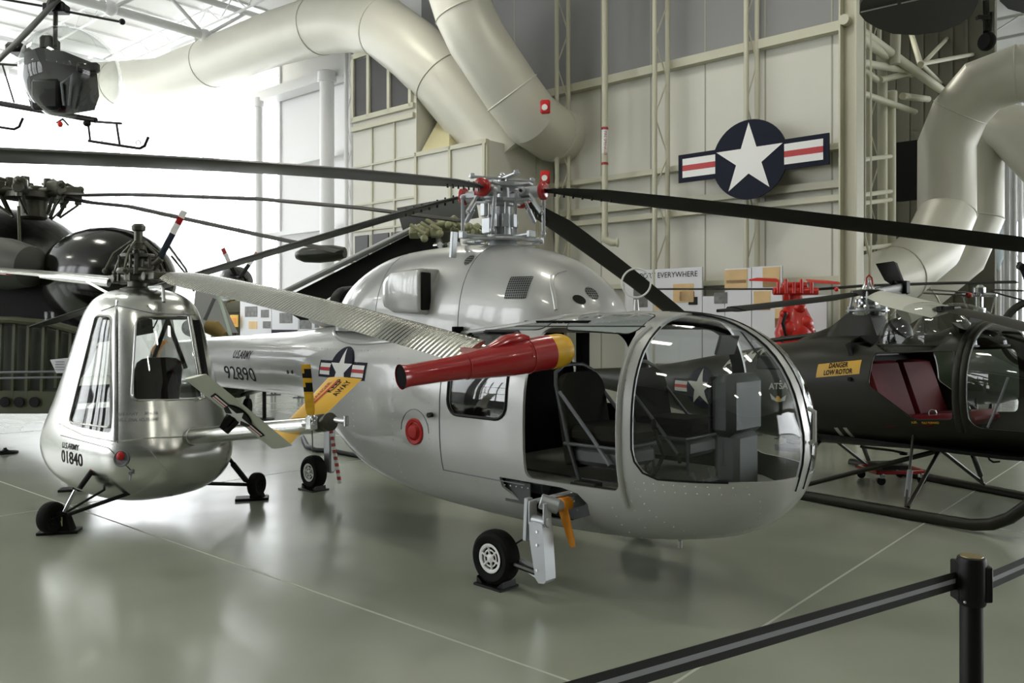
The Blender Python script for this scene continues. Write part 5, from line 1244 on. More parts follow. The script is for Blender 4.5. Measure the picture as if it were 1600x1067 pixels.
# ============================================================ BARRIER IN THE FOREGROUND
pp = P(1518, 868, 2.35); g = V((pp.x, pp.y, 0))
ps = thing('barrier_post', 'black retractable belt barrier post in the near right corner', 'barrier post', g)
mb = MB(); mb.lathe([(.0, 0), (.17, 0), (.175, .008), (.16, .018), (.05, .028), (.034, .035)], n=40); build('base', mb, blk, ps)
mb = MB(); mb.lathe([(.0305, .02), (.0305, .86), (.029, .865)], n=32); build('pole', mb, blk, ps)
mb = MB(); mb.lathe([(.0345, .862), (.0375, .868), (.0385, .90), (.0385, .985), (.036, .995), (.028, .998), (.0, .998)], n=32)
mb.box((-.028, .018, .925), (.022, .05, .11), None, 0, .003); mb.box((.032, -.008, .925), (.022, .05, .10), None, 0, .003); build('head', mb, blk, ps)
mb = MB(); mb.lathe([(.0, .9975), (.030, .9975), (.029, 1.0), (.0, 1.0005)], n=32); build('cap', mb, mat('brass_cap', '8b7d55', .4, .6), ps)
mb = MB(); mb.ell((-.030, -.022, .875), (.005, .005, .005), nu=8, nv=5); build('screw', mb, chrome, ps)
beltm = mat('black_webbing', '151515', .7, bump=.2, bscale=400); beltg = mat('grey_webbing_stripe', '8f9097', .7)
def belt(name, label, a, b_, hgt, sag, m=MB):
    t = thing(name, label, 'barrier belt', a); A_, B_ = V((0, 0, 0)), V(b_)-V(a); K = 18
    for nm, z0, z1, mt, yo in (('webbing', -hgt/2, -hgt*.13, beltm, 0), ('webbing', hgt*.13, hgt/2, beltm, 0), ('centre_stripe', -hgt*.13, hgt*.13, beltg, 0)):
        rs = []; nr = V((B_.y, -B_.x, 0)).normalized()*.0008
        for k in range(K+1):
            s_ = k/K; p = A_.lerp(B_, s_)+V((0, 0, -sag*4*s_*(1-s_))); rs.append([p+nr+V((0, 0, z0)), p+nr+V((0, 0, z1)), p-nr+V((0, 0, z1)), p-nr+V((0, 0, z0))])
        build(nm, MB().rings(rs), mt, t)
    return t
# belt heights: 50 mm webbing at 0.925 m above the floor
def atz(px, py, z): D = (CAMZ-z)*F/(py-HY); return P(px, py, D)
a = V((g.x-.039, g.y+.012, .925)); b_ = atz(820, 1104, .915)
belt('barrier_belt', 'black belt with grey centre stripe running from the post toward lower left', a, b_, .05, .0)
a2 = V((g.x+.039, g.y-.004, .925)); b2 = atz(1700, 840, .925)
belt('barrier_belt', 'black belt with grey centre stripe leaving the post toward the right edge', a2, b2, .05, 0)
# ============================================================ BACKGROUND MACHINES
def bd_(t):
    L, S, Wd = loc_of(t)
    def B(n, mb, m, lab=None, parent=None):
        o = build(n, mb, m, parent or t)
        if lab: o['label'] = lab
        return o
    return L, Wd, B
# --- dark transport helicopter at far left
t = thing('helicopter', 'huge dark olive transport helicopter with bulbous engine pod at the left edge', 'helicopter', (-8.2, 12.6, 0), math.radians(-38)); L, Wd, B = bd_(t)
T = [(-3.6, 2.6, .9, .6, 2.4), (-2.5, 3.2, .55, 1.15, 2.8), (-1.2, 3.40, .45, 1.3, 3), (0, 3.42, .42, 1.35, 3.2), (.9, 3.36, .45, 1.3, 3), (1.5, 3.2, .55, 1.2, 2.8), (1.9, 2.9, .7, 1.0, 2.5), (2.15, 2.5, 1.0, .7, 2.2), (2.25, 2.1, 1.4, .3, 2)]
B('fuselage', body(T, lins(-3.6, 2.25, 40), 48), mat('olive_dark_skin', '0c0c08', .4, 0, .3, 0, bump=.4, bscale=3, bdist=.05))
c = L(200, 432, 10.6); R = Matrix.Rotation(.0, 3, 'Z')
rs = []
ax = (Wd(P(300, 432, 10.1))-Wd(P(100, 432, 11.0)));Lp = ax.length; ax.normalize(); o0 = Wd(P(100, 436, 11.0))
mb = MB(); mb.lathe([(.02, 0), (.22, .03), (.42, .12), (.56, .28), (.64, .5), (.67, .75), (.66, 1.0), (.60, 1.25), (.50, 1.45), (.36, 1.62), (.20, 1.75), (.05, 1.82)], o0, ax, 40); B('engine_pod', mb, oliveg, 'glossy bulbous engine pod')
mb = MB(); mb.lathe([(.34, -.02), (.40, .02), (.36, .06), (.28, .02)], o0+ax*.1, ax, 28, cap=False); B('pod_intake', mb, blk)
mb = MB(); mb.tube([L(262, 382, 10.2), L(290, 420, 10.1), L(303, 455, 10.0)], .015, 6); mb.tube([L(268, 400, 10.0), L(292, 430, 10.0)], .012, 6); B('pod_louvre_frame', mb, darkmetal)
mb = MB(); mb.hull([L(x, y, D) for D in (10.6, 11.6) for x, y in ((-40, 425), (150, 440), (235, 470), (240, 520), (130, 540), (-40, 535))]); B('wing_stub', mb, mat('black_olive', '070705', .6, 0, .2))
mb = MB(); mb.tube([L(29, 322, 11.0), L(33, 445, 10.9)], .02, 6); B('yellow_stripe', mb, olivel)
mb = MB(); mb.lathe([(.02, 0), (.25, .15), (.32, .5), (.33, 1.6)], L(64, 418, 10.2), L(-60, 405, 10.6)-L(64, 418, 10.2), 24); B('grey_tank', mb, mat('dusty_grey', '3a3b35', .6))
hubc = L(52, 303, 11.5)
mb = MB(); mb.cyl(hubc+V((0, 0, -.35)), hubc+V((0, 0, .1)), .18, 20); mb.lathe([(.2, 0), (.38, .02), (.38, .09), (.2, .12)], hubc+V((0, 0, -.1)), n=24)
B('rotor_mast', mb, oilmetal)
random.seed(3)
for k in range(7):
    r = math.radians(360/7*k+12); d = V((math.cos(r), math.sin(r), 0)); mb = MB(); mb.cyl(hubc+d*.15, hubc+d*.6, .075, 12); mb.box(hubc+d*.48+V((0, 0, .06)), (.2, .16, .14), Matrix.Rotation(r+.2, 3, 'Z')); mb.tube([hubc+d*.3+V((0, 0, -.3)), hubc+d*.45+V((0, 0, .02))], .025, 6); mb.cyl(hubc+d*.55-V((0, 0, .12)), hubc+d*.55+V((0, 0, .12)), .045, 10); mb.tube([hubc+d*.2+V((0, 0, .12)), hubc+d*.42+V((0, 0, .16)), hubc+d*.62+V((0, 0, .05))], .022, 6); mb.cyl(hubc+d*.3+V((0, 0, .0)), hubc+d*.3+V((0, 0, .19)), .05, 10); mb.ell(hubc+d*.58+V((0, 0, .1)), (.05, .05, .05), nu=8, nv=6); mb.tube([hubc+d*.55+V((0, 0, -.12)), hubc+d*.3+V((.05, 0, -.32))], .016, 6); B('blade_sleeve', mb, oilmetal)
for pts, nm in (([(100, 303, 11.3), (130, 305, 11.1), (200, 304, 10.8), (400, 311, 10.2), (560, 325, 9.8), (722, 346, 9.5)], 0), ([(105, 309, 11.3), (140, 317, 11.2), (200, 323, 11.1), (300, 345, 10.9), (420, 371, 10.7), (530, 394, 10.5)], 1), ([(10, 300, 11.7), (-60, 292, 11.8), (-140, 286, 11.9)], 2)):
    mb = MB(); q = [L(*p) for p in pts]; blade(mb, q, Matrix.Rotation(math.radians(38), 3, 'Z') @ V((.2, .98, .12 if nm < 2 else .02)), [.1]+[.3]*(len(q)-1), .05, n=6, lead=.5); B('rotor_blade', mb, mat('brown_black_blade', '16140e', .6))
# --- ribbed green hull on display
t = thing('hull_section', 'cut-away green ribbed hull section behind the small helicopter at left', 'aircraft section', (-5.9, 10.2, 0), 0); L, Wd, B = bd_(t)
mb = MB(); top = [(-60, 497), (20, 497), (80, 503), (130, 516), (150, 530)]; bot = [(-60, 640), (20, 640), (60, 632), (100, 612), (128, 575)]
def strip_(mb, a, b_, off): mb.rings([[L(*p), L(*q), L(*q)+V(off), L(*p)+V(off)] for p, q in zip(a, b_)]); return mb
strip_(mb, [(x, y+12, 9.6) for x, y in top], [(x, y, 9.5) for x, y in bot], (0, .05, 0)); B('hull_skin', mb, mat('dark_green_skin', '282b1e', .6, var=.3, vscale=6))  # skin is a darker green than the ribs
mb = MB(); mb.tube([L(x, y+3, 9.4) for x, y in top], .07, 8, flat=(.6, (0, 1, 0))); B('upper_rail', mb, olivel)
for px in (-20, 3, 24, 46, 70, 92, 112):
    k = max(0, (px-20)/110); mb = MB(); mb.tube([L(px, 500+14*k, 9.45), L(px-2, 560, 9.4), L(px-4, 632-40*k, 9.4)], .03, 6); B('rib', mb, olivel)
mb = MB(); mb.box(L(20, 628, 9.4), (1.3, .05, .26), None, 0, .01); B('keel_beam', mb, olivel)
for px in (8, 30, 54): mb = MB(); mb.cyl(L(px, 628, 9.36)+V((0, .0, 0)), L(px, 628, 9.36)+V((0, -.015, 0)), .058, 18); B('lightening_hole', mb, blk)
mb = MB(); p = L(77, 502, 9.3); mb.cyl(p, p+V((0, 0, .11)), .05, 14); B('clear_lamp', mb, glass)
t = thing('information_sign', 'tilted white information sign on a low rail at left', 'sign', PZ(104, 746, 0), 0); L, Wd, B = bd_(t)
D_ = t.location.y; mb = MB(); mb.hull([L(x, y, D_+d) for d in (0, .02) for x, y in ((78, 562), (128, 557), (128, 582), (88, 583))]); B('sign_face', mb, board)
mb = MB(); mb.box(L(112, 573, D_)+V((0, -.012, 0)), (.06, .006, .05)); B('sign_picture', mb, bw)
for i in range(4): mb = MB(); mb.box(L(94, 565+i*4.2, D_)+V((0, -.008, 0)), (.10, .004, .006)); B('text_line', mb, lettergrey)
mb = MB(); q = L(106, 583, D_); mb.tube([(q.x, q.y+.03, q.z), (q.x, q.y+.03, 0)], .02, 8); B('sign_leg', mb, blk)
t = thing('guard_rail', 'thin double grey rail crossing in front of the green hull', 'railing', PZ(40, 748, 0), 0); L, Wd, B = bd_(t); D_ = t.location.y+.1
for y in (582, 591): mb = MB(); mb.tube([L(-80, y+1, D_), L(122, y-2, D_)], .012, 8); B('rail', mb, lettergrey)
mb = MB(); q = L(-60, 590, D_); mb.tube([(q.x, q.y, 0), (q.x, q.y, q.z+.1)], .02, 8); B('rail_post', mb, blk)
mb = MB(); q = L(118, 590, D_); mb.tube([(q.x, q.y, 0), (q.x, q.y, q.z+.1)], .02, 8); B('rail_post', mb, blk)
# --- propeller aircraft
t = thing('airplane', 'grey airplane with red-and-white tipped propellers far behind the small helicopter', 'airplane', (-5.2, 14.6, 0), 0); L, Wd, B = bd_(t)
def prop(cx, cy, D, bl, m1=blk):
    for i, (px, py, w) in enumerate(bl):
        a, b_ = L(cx, cy, D), L(px, py, D); K = 12; d = (b_-a); cd_ = d.cross(V((0, 1, 0))).normalized(); mb = MB()
        blade(mb, [a.lerp(b_, k/K) for k in range(K+1)], cd_+V((0, .4, 0)), [w*.5]+[w]*K, .02, n=6, lead=.5); o = B('propeller_blade', mb, [m1, redd, whitep])
        for f in o.data.polygons:
            k = (f.center-a).dot(d)/d.length_squared
            f.material_index = 0 if k < .62 else (2 if k < .74 else (1 if k < .86 else 2)) if w > .1 else (0 if k < .5 else (2 if .6 < k < .8 else 1))
    mb = MB(); c = L(cx, cy, D); mb.lathe([(.02, -.16), (.07, -.12), (.09, -.02), (.09, .1)], c, (0, 1, 0), 18); B('spinner', mb, m1)
prop(371, 439, 14.4, [(348, 388, .09), (402, 395, .09), (366, 455, .07), (382, 452, .07)])
mb = MB(); mb.lathe([(.12, 0), (.26, .15), (.32, .6), (.34, 1.6), (.2, 2.4)], L(371, 439, 14.4)+V((0, .1, 0)), (-.45, .9, 0), 24); B('engine_nacelle', mb, oliveg)
mb = MB(); mb.hull([L(x, y, D) for x, y, D in ((298, 520, 13.6), (372, 520, 14.2), (338, 450, 14), (306, 448, 13.8), (300, 500, 14.6))]); B('nose_cone', mb, mat('pale_grey_skin', '9a9c9a', .4, .2, bump=.5, bscale=5))
mb = MB(); mb.tube([L(338, 452, 13.5), L(360, 524, 13.4)], .06, 8, flat=(.4, (0, 1, 0))); B('canopy_rail', mb, mat('pale_green_frame', 'b9c9bd', .5))
mb = MB(); mb.tube([L(320, 500, 13.3), L(335, 466, 13.3)], .03, 8); B('brace', mb, lettergrey)
mb = MB(); mb.lathe([(.02, 0), (.12, .03), (.15, .15), (.13, .3), (.04, .36)], L(306, 512, 12.9), (.1, -1, 0), 20); B('landing_lamp', mb, blk)
mb = MB(); mb.tube([L(322, 510, 12.9), L(336, 513, 12.9), L(350, 524, 12.9)], [.10, .12, .07], 14); B('rope_coil', mb, mat('khaki_canvas', '8a7443', .8))
mb = MB(); mb.box((0, .6, .55), (1.2, 2, .3), None, 0, .1); B('belly', mb, oliveg); 
for x in (-.4, .4): mb = MB(); mb.tube([(x, .5, .6), (x, .5, .15)], .04, 8); B('gear_leg', mb, darkmetal); mb = MB(); mb.lathe([(.1, -.05), (.16, -.04), (.16, .04), (.1, .05)], (x, .5, .16), (1, 0, 0), 20); B('gear_wheel', mb, rubber)
mb = MB(); mb.lathe([(.01, 0), (.06, .03), (.11, .15), (.13, .4), (.12, .62), (.08, .8)], L(461, 399, 12.2), L(535, 395, 12.0)-L(461, 399, 12.2), 20); B('wing_tip_pod', mb, mat('olive_pod', '25271a', .35), 'dark olive pod')
mb = MB(); mb.tube([L(490, 398, 12.1), L(600, 419, 12.4)], [.05, .06], 8, flat=(.4, (0, 1, 0))); B('pale_strut', mb, alublade)
# --- rotor craft with raised panel behind the cowling
t = thing('helicopter', 'dark helicopter with khaki rotor fittings and a pale-edged slanting panel, behind the cowling', 'helicopter', (-1.6, 11.2, 0), 0); L, Wd, B = bd_(t)
mb = MB(); mb.hull([L(x, y, D) for D in (11.1, 11.25) for x, y in ((428, 474), (652, 360), (712, 372), (720, 420), (640, 470), (540, 500), (470, 500))]); B('slanting_panel', mb, mat('charcoal_skin', '1a1a17', .6, 0, .2))
mb = MB(); mb.tube([L(408, 474, 11.0), L(640, 360, 11.0), L(652, 354, 11.0)], .085, 10, flat=(.45, (0, 1, 0))); B('panel_edge', mb, mat('pale_edge', 'a4a5a4', .4))
mb = MB(); mb.box((.2, .1, .9), (.8, .8, 1.6), None, 0, .2); B('lower_body', mb, olive)
mb = MB(); mb.box((.2, .1, .06), (.9, .9, .12), None, 0, .02); B('display_base', mb, blk)
mb = MB(); mb.hull([L(x, y, D) for D in (10.9, 11.2) for x, y in ((520, 443), (580, 437), (580, 442), (545, 446))]); B('panel_slot', mb, blk)
hc = L(700, 372, 10.9); random.seed(5)
khaki = mat('khaki_fittings', '8a8a6a', .5, .3, var=.3, vscale=20)
for k in range(14):
    p = L(648+k*8.2, 357+random.uniform(-5, 14), 10.8+random.uniform(-.2, .2)); mb = MB()
    if k % 2: mb.cyl(p, p+V((random.uniform(.05, .2), .05, random.uniform(-.05, .1))), random.uniform(.04, .065), 16)
    else: mb.box(p, (.14, .12, .12), Matrix.Rotation(random.random(), 3, 'X'))
    mb.ell(p+V((random.uniform(-.08, .08), -.08, random.uniform(-.05, .1))), (.05, .05, .05), nu=10, nv=6)
    mb.cyl(p+V((-.05, -.05, .1)), p+V((.08, -.08, .02)), .025, 8)
    B('rotor_fitting', mb, khaki)
mb = MB(); mb.cyl(L(700, 400, 10.9), L(700, 362, 10.9), .16, 18); B('mast', mb, oilmetal)
for px in (684, 700, 712): mb = MB(); mb.cyl(L(px-3, 384, 10.5), L(px+4, 383, 10.4), .045, 12); B('hydraulic_pot', mb, chrome)
mb = MB(); blade(mb, [L(625, 343, 11.3), L(680, 333, 11.2), L(745, 322, 11.1)], (.1, .7, -.6), .42, .05, n=7, lead=.5); B('rotor_blade', mb, mat('mid_grey_blade', '8b8c8c', .45))
# --- red rotor head on a stand
t = thing('rotor_head_display', 'bright red rotor head with black blades on a red display stand', 'rotor head', PZ(1242, 702, 0), 0); D_ = t.location.y; L, Wd, B = bd_(t)
redd_ = mat('signal_red_paint', 'c21d10', .35, coat=.3)
def Z(y): return L(1242, y, D_).z
mb = MB(); mb.lathe([(.26, 0), (.26, .05), (.12, .08), (.12, Z(556))], n=24); B('stand_base', mb, lettergrey)
mb = MB(); mb.lathe([(.22, Z(556)), (.24, Z(535)), (.26, Z(520)), (.22, Z(505)), (.20, Z(495)), (.14, Z(480)), (.10, Z(470)), (.09, Z(455))], n=24); B('stand_column', mb, redd_)
mb = MB(); mb.lathe([(.07, Z(470)), (.07, Z(455))], n=16); B('mast_gap', mb, blk)
for k, (x, y, s_) in enumerate(((1232, 515, .12), (1258, 505, .11), (1225, 490, .06), (1250, 480, .08), (1262, 515, .09))):
    mb = MB(); p = L(x, y, D_-.15); mb.ell(p, (s_, s_*.8, s_), nu=12, nv=8); mb.cyl(p, p+V((.0, -.05, .05)), s_*.5, 10); B('gear_casing', mb, redd_)
mb = MB(); mb.tube([L(1228, 490, D_-.2), L(1223, 505, D_-.22), L(1230, 530, D_-.2)], .022, 8); B('hose', mb, blk)
for k in range(3): mb = MB(); mb.tube([L(1262, 508+k*3, D_-.1), L(1274, 518+k*2, D_-.12)], .012, 6); B('wiring', mb, yel if k % 2 else darkmetal)
mb = MB(); mb.cyl(L(1208, 455, D_-.1), L(1278, 455, D_-.1), .05, 16); mb.cyl(L(1222, 447, D_-.05), L(1260, 447, D_-.05), .055, 14); B('hub_body', mb, redd_)
for x in (1216, 1228, 1240, 1252, 1268): mb = MB(); p = L(x, 449, D_-.14); mb.cyl(p+V((0, 0, -.08)), p+V((0, 0, .11 if x in (1228, 1252) else .07)), .024, 10); B('hub_bolt', mb, redd_)
mb = MB(); mb.box(L(1228, 461, D_-.1), (.07, .07, .16)); B('pitch_lug', mb, redd_)
mb = MB(); blade(mb, [L(1171, 438, D_), L(1185, 437, D_), L(1215, 438, D_)], (0, .9, .3), [.04, .16, .16], .03, lead=.5); B('stabiliser_blade', mb, redd_)
mb = MB(); blade(mb, [L(1262, 439, D_), L(1295, 441, D_), L(1312, 443, D_)], (0, .9, .3), [.16, .16, .04], .03, lead=.5); B('stabiliser_blade', mb, redd_)
mb = MB(); blade(mb, [L(1020, 452, D_+.2), L(1100, 452, D_), L(1215, 452, D_)], (0, .95, .1), .2, .025, lead=.5); B('rotor_blade', mb, blkm)
mb = MB(); blade(mb, [L(1270, 453, D_), L(1350, 447, D_-.15), L(1470, 443, D_-.3), L(1586, 441, D_-.4)], (.1, .95, .08), [.1, .22, .22, .22], .04, lead=.5); B('rotor_blade', mb, blkm)
mb = MB(); mb.ell(L(1307, 452, D_-.3), (.03, .03, .03), nu=12, nv=8); B('red_ball', mb, redd_)
# --- far right chrome-headed helicopter
t = thing('helicopter', 'distant small helicopter with bright metal rotor head behind the clear domes', 'helicopter', (8.0, 14.2, 0), 0); L, Wd, B = bd_(t)
mb = MB(); mb.lathe([(.08, 0), (.10, .2), (.06, .22), (.06, .45), (.1, .47), (.1, .55), (.04, .6)], L(1530, 500, 14.2), (0, 0, 1), 18); B('mast', mb, chrome)
for k in range(6): r = math.radians(60*k); p = L(1530, 461, 14.2); d = V((math.cos(r), math.sin(r), 0)); mb = MB(); mb.cyl(p+d*.05, p+d*.3, .035, 10); mb.tube([p+d*.2+V((0, 0, -.3)), p+d*.28], .012, 6); B('blade_grip', mb, chrome)
mb = MB(); mb.ell(L(1514, 461, 14.0), (.06, .05, .05), nu=10, nv=6); B('red_knob', mb, redp)
for a, b_ in (((1510, 457, 14), (1400, 449, 13.4)), ((1510, 462, 14), (1405, 456, 13.6)), ((1548, 453, 14), (1640, 456, 13)), ((1550, 456, 14), (1640, 480, 13))):
    mb = MB(); blade(mb, [L(*a), L(*b_)], (0, .95, .1), .14, .03, lead=.5); B('rotor_blade', mb, darkmetal)
mb = MB(); mb.hull([L(1530+x, y, 14.2+d) for d in (-.3, .3) for x, y in ((-30, 540), (30, 540), (-12, 490), (12, 490))]); B('engine_cowl', mb, lettergrey)
mb = MB(); mb.ell(V((-.0, 0, .95)), (1.1, .8, .65)); B('cabin', mb, mat('dark_green_cabin', '3f4a3c', .3, coat=.3))
for y in (-.6, .6): mb = MB(); mb.tube([(-1.5, y, .06), (1.4, y, .06)], .05, 10); B('skid_tube', mb, darkmetal); mb = MB(); mb.tube([(-.4, y, .06), (-.3, y*.6, .5)], .03, 8); B('skid_strut', mb, darkmetal); mb = MB(); mb.tube([(.5, y, .06), (.4, y*.6, .5)], .03, 8); B('skid_strut', mb, darkmetal)
t = thing('tail_rotor_display', 'pale blue tail rotor blades standing upright beside the lattice towers', 'tail rotor', (11.2, 18.5, 0), 0); L, Wd, B = bd_(t)
mb = MB(); blade(mb, [L(1560, 338, 19), L(1561, 360, 19), L(1562, 400, 19), L(1560, 422, 19)], (1, .2, 0), [.05, .22, .22, .05], .04, lead=.5); B('blade', mb, mat('pale_blue_blade', 'a9bcc2', .4))
for k in range(4): mb = MB(); mb.tube([L(1561, 345, 19), L(1549, 343+k*2.5, 18.9)], .012, 5); B('spoke', mb, blk)
mb = MB(); q = L(1561, 380, 19.1); mb.tube([(q.x, q.y, 0), (q.x, q.y, q.z)], .05, 8); B('stand_pole', mb, whites)
# --- olive helicopter glimpsed far right behind the domes
t = thing('helicopter', 'dark curved helicopter canopy at the right edge, above the olive one', 'helicopter', (7.6, 11.0, 0), 0); L, Wd, B = bd_(t)
mb = MB(); mb.torus(L(1615, 520, 11), (0, 1, .1), .42, .05, 36, 8); B('canopy_frame', mb, darkmetal)
mb = MB(); mb.ell(L(1615, 520, 11), (.40, .5, .40)); B('canopy_bubble', mb, glassb)
mb = MB(); mb.box((-.1+.6, .2, .7), (.9, 1.2, .6), None, 0, .15); B('lower_body', mb, oliveg)
for y in (-.4, .7): mb = MB(); mb.tube([(-.5, y, .05), (1.2, y, .05)], .045, 10); mb.tube([(.3, y, .05), (.35, y*.7, .45)], .03, 6); B('skid', mb, darkmetal)
mb = MB(); mb.hull([L(x, y, D) for D in (10.9, 11) for x, y in ((1588, 410), (1595, 409), (1606, 430), (1600, 436))]); mb.cyl(L(1594, 416, 10.9), L(1599, 418, 10.7), .05, 10); B('blade_end', mb, blk)
mb = MB(); mb.tube([L(1600, 425, 11), L(1612, 470, 11)], .03, 8); B('mast', mb, darkmetal)
# --- hanging bubble helicopter, upper left
t = thing('helicopter', 'dark bubble-nosed helicopter hanging from the roof at upper left', 'helicopter', P(95, 120, 13.5), 0); L, Wd, B = bd_(t); DD = 13.5
mb = MB(); mb.ell(L(112, 118, DD), (.73, .85, .76), nu=36, nv=18); B('bubble', mb, glass)
mb = MB(); mb.hull([L(x, y, D) for D in (13.3, 14.3) for x, y in ((38, 82), (60, 74), (100, 80), (150, 100), (152, 118), (155, 150), (148, 172), (100, 180), (48, 168), (36, 120))]); B('cockpit_body', mb, mat('deep_olive', '11110c', .3, coat=.3))
mb = MB(); mb.box(L(72, 148, 13.22), (.46, .12, .5), None, 0, .05); B('seat_back', mb, blk)
mb = MB(); mb.box(L(138, 106, 13.2), (.34, .12, .16), None, 0, .03); B('instrument_pod', mb, blk)
mb = MB(); mb.tube([L(100, 165, 13.2), L(96, 130, 13.15), L(112, 118, 13.15), L(108, 165, 13.2)], .02, 8); B('control_frame', mb, lettergrey)
mb = MB(); mb.box(L(78, 70, 13.6), (.22, .3, .24), None, 0, .04); mb.box(L(30, 78, 13.8), (.3, .4, .16), None, 0, .05); B('engine_block', mb, darkmetal)
mb = MB(); mb.cyl(L(86, 72, DD), L(87, 8, DD), .035, 12); B('mast', mb, darkmetal)
mb = MB(); mb.cyl(L(84, 16, DD), L(90, 0, DD), .13, 14); mb.box(L(88, 14, DD), (.36, .2, .14)); B('hub', mb, blk)
mb = MB(); mb.tube([L(0, -2, DD), L(82, 12, DD), L(104, 18, DD), L(188, 34, DD)], .02, 6); mb.ell(L(191, 34, DD), (.05, .05, .05), nu=10, nv=6); B('stabiliser_bar', mb, blk)
mb = MB(); blade(mb, [L(92, -4, 13.5), L(70, 20, 13.2), L(30, 62, 12.4), L(-40, 128, 11.4)], (.6, .3, .55), .33, .05, n=7, lead=.5); B('rotor_blade', mb, bladegrey)
mb = MB(); blade(mb, [L(95, -2, 13.6), L(150, -60, 14.4), L(220, -130, 15)], (.6, .3, .55), .33, .05, n=7, lead=.5); B('rotor_blade', mb, bladegrey)
for dx, sh in ((0, 0), (-196, -30)):
    Dk = 13.2 if dx == 0 else 14.2
    mb = MB(); mb.tube([L(138+dx, 220+sh, Dk), L(218+dx, 232+sh, Dk), L(226+dx, 228+sh, Dk), L(232+dx, 214+sh, Dk)], .022, 8); B('skid_tube', mb, blk)
    for q in (L(160+dx, 220+sh, Dk), L(216+dx, 226+sh, Dk)): mb = MB(); mb.torus(q+V((0, 0, .03)), (0, 1, 0), .035, .006, 16, 5); B('skid_lug', mb, blk)
mb = MB(); mb.tube([L(138, 195, 13.3), L(141, 220, 13.2)], .018, 6); mb.ell(L(136, 193, 13.3), (.06, .06, .05)); B('skid_strut', mb, blk)
mb = MB(); mb.tube([L(148, 190, 13.3), L(190, 193, 13.2)], .02, 6); mb.tube([L(182, 193, 13.2), L(187, 226, 13.2)], .018, 6); B('skid_strut', mb, blk)
mb = MB(); mb.tube([L(-20, 158, 13.6), L(60, 172, 13.5), L(150, 188, 13.3)], .045, 10); B('cross_tube', mb, blk)
mb = MB(); mb.ell(L(94, 194, 13.2), (.04, .04, .05)); B('beacon', mb, mat('beacon_red', 'e02a18', .3)); mb = MB(); mb.tube([L(88, 192, 13.2), L(98, 186, 13.2), L(107, 196, 13.2)], .014, 6); B('beacon_bracket', mb, blk)
mb = MB(); mb.tube([L(-30, 130, 14.2), L(0, 100, 14.2), L(28, 102, 14.2)], .02, 6); mb.tube([L(4, 102, 14.2), L(22, 160, 14)], .014, 6); B('tail_truss', mb, darkmetal)
mb = MB(); q = L(87, 8, DD); 
mb.tube([q, (q.x, q.y, CEIL-t.location.z)], .012, 6); B('suspension_cable', mb, darkmetal)
# --- hanging high wing airplane, upper right
t = thing('airplane', 'dark high-wing airplane hanging overhead at top right, seen from below', 'airplane', PZ(1480, 20, 5.2), 0); L, Wd, B = bd_(t)
def pz(px, py, z): return Wd(PZ(px, py, z))
wp_ = [(1343, 22), (1345, 5), (1360, -18), (1400, -45), (1480, -60), (1530, -30), (1528, 5), (1517, 25), (1500, 38), (1470, 50), (1430, 55), (1395, 53), (1370, 44), (1352, 33)]
mb = MB(); mb.prism([pz(x, y, 5.2) for x, y in wp_], (0, 0, .14)); B('wing', mb, mat('black_green_fabric', '0e0e0a', .6))
mb = MB(); mb.tube([pz(1345, 19, 5.19), pz(1402, 6, 5.19)], .008, 4); mb.tube([pz(1408, 5, 5.19), pz(1440, -2, 5.19)], .008, 4); B('pale_seam', mb, letterw)
wp2 = [(1560, -20), (1562, 2), (1575, 14), (1600, 21), (1680, 24), (1700, -20)]
mb = MB(); mb.prism([pz(x, y, 5.2) for x, y in wp2], (0, 0, .14)); B('wing', mb, mat('black_green_fabric', '0e0e0a'))
mb = MB(); mb.lathe([(.05, 0), (.2, .1), (.28, .5), (.28, 1.8), (.1, 3)], pz(1545, -75, 5.5), (.2, -.95, 0.05), 20); B('fuselage', mb, mat('black_green_fabric', '0e0e0a'))
mb = MB(); mb.tube([L(1540, -5, 9.3), L(1541, 50, 9.2)], .035, 8); mb.tube([L(1548, 20, 9.2), L(1547, 50, 9.2)], .03, 8); mb.box(L(1536, 28, 9.2), (.14, .06, .05)); B('gear_strut', mb, darkmetal)
mb = MB(); mb.lathe([(.06, -.04), (.085, -.045), (.10, -.02), (.10, .02), (.085, .045), (.06, .04)], L(1542, 65, 9.2), (1, .3, 0), 22); B('gear_wheel', mb, rubber)
for x, y in ((1400, 0), (1545, 0)): mb = MB(); q = pz(x, y, 5.3); mb.tube([q, (q.x, q.y, CEIL-t.location.z-.06)], .01, 5); B('suspension_cable', mb, darkmetal)

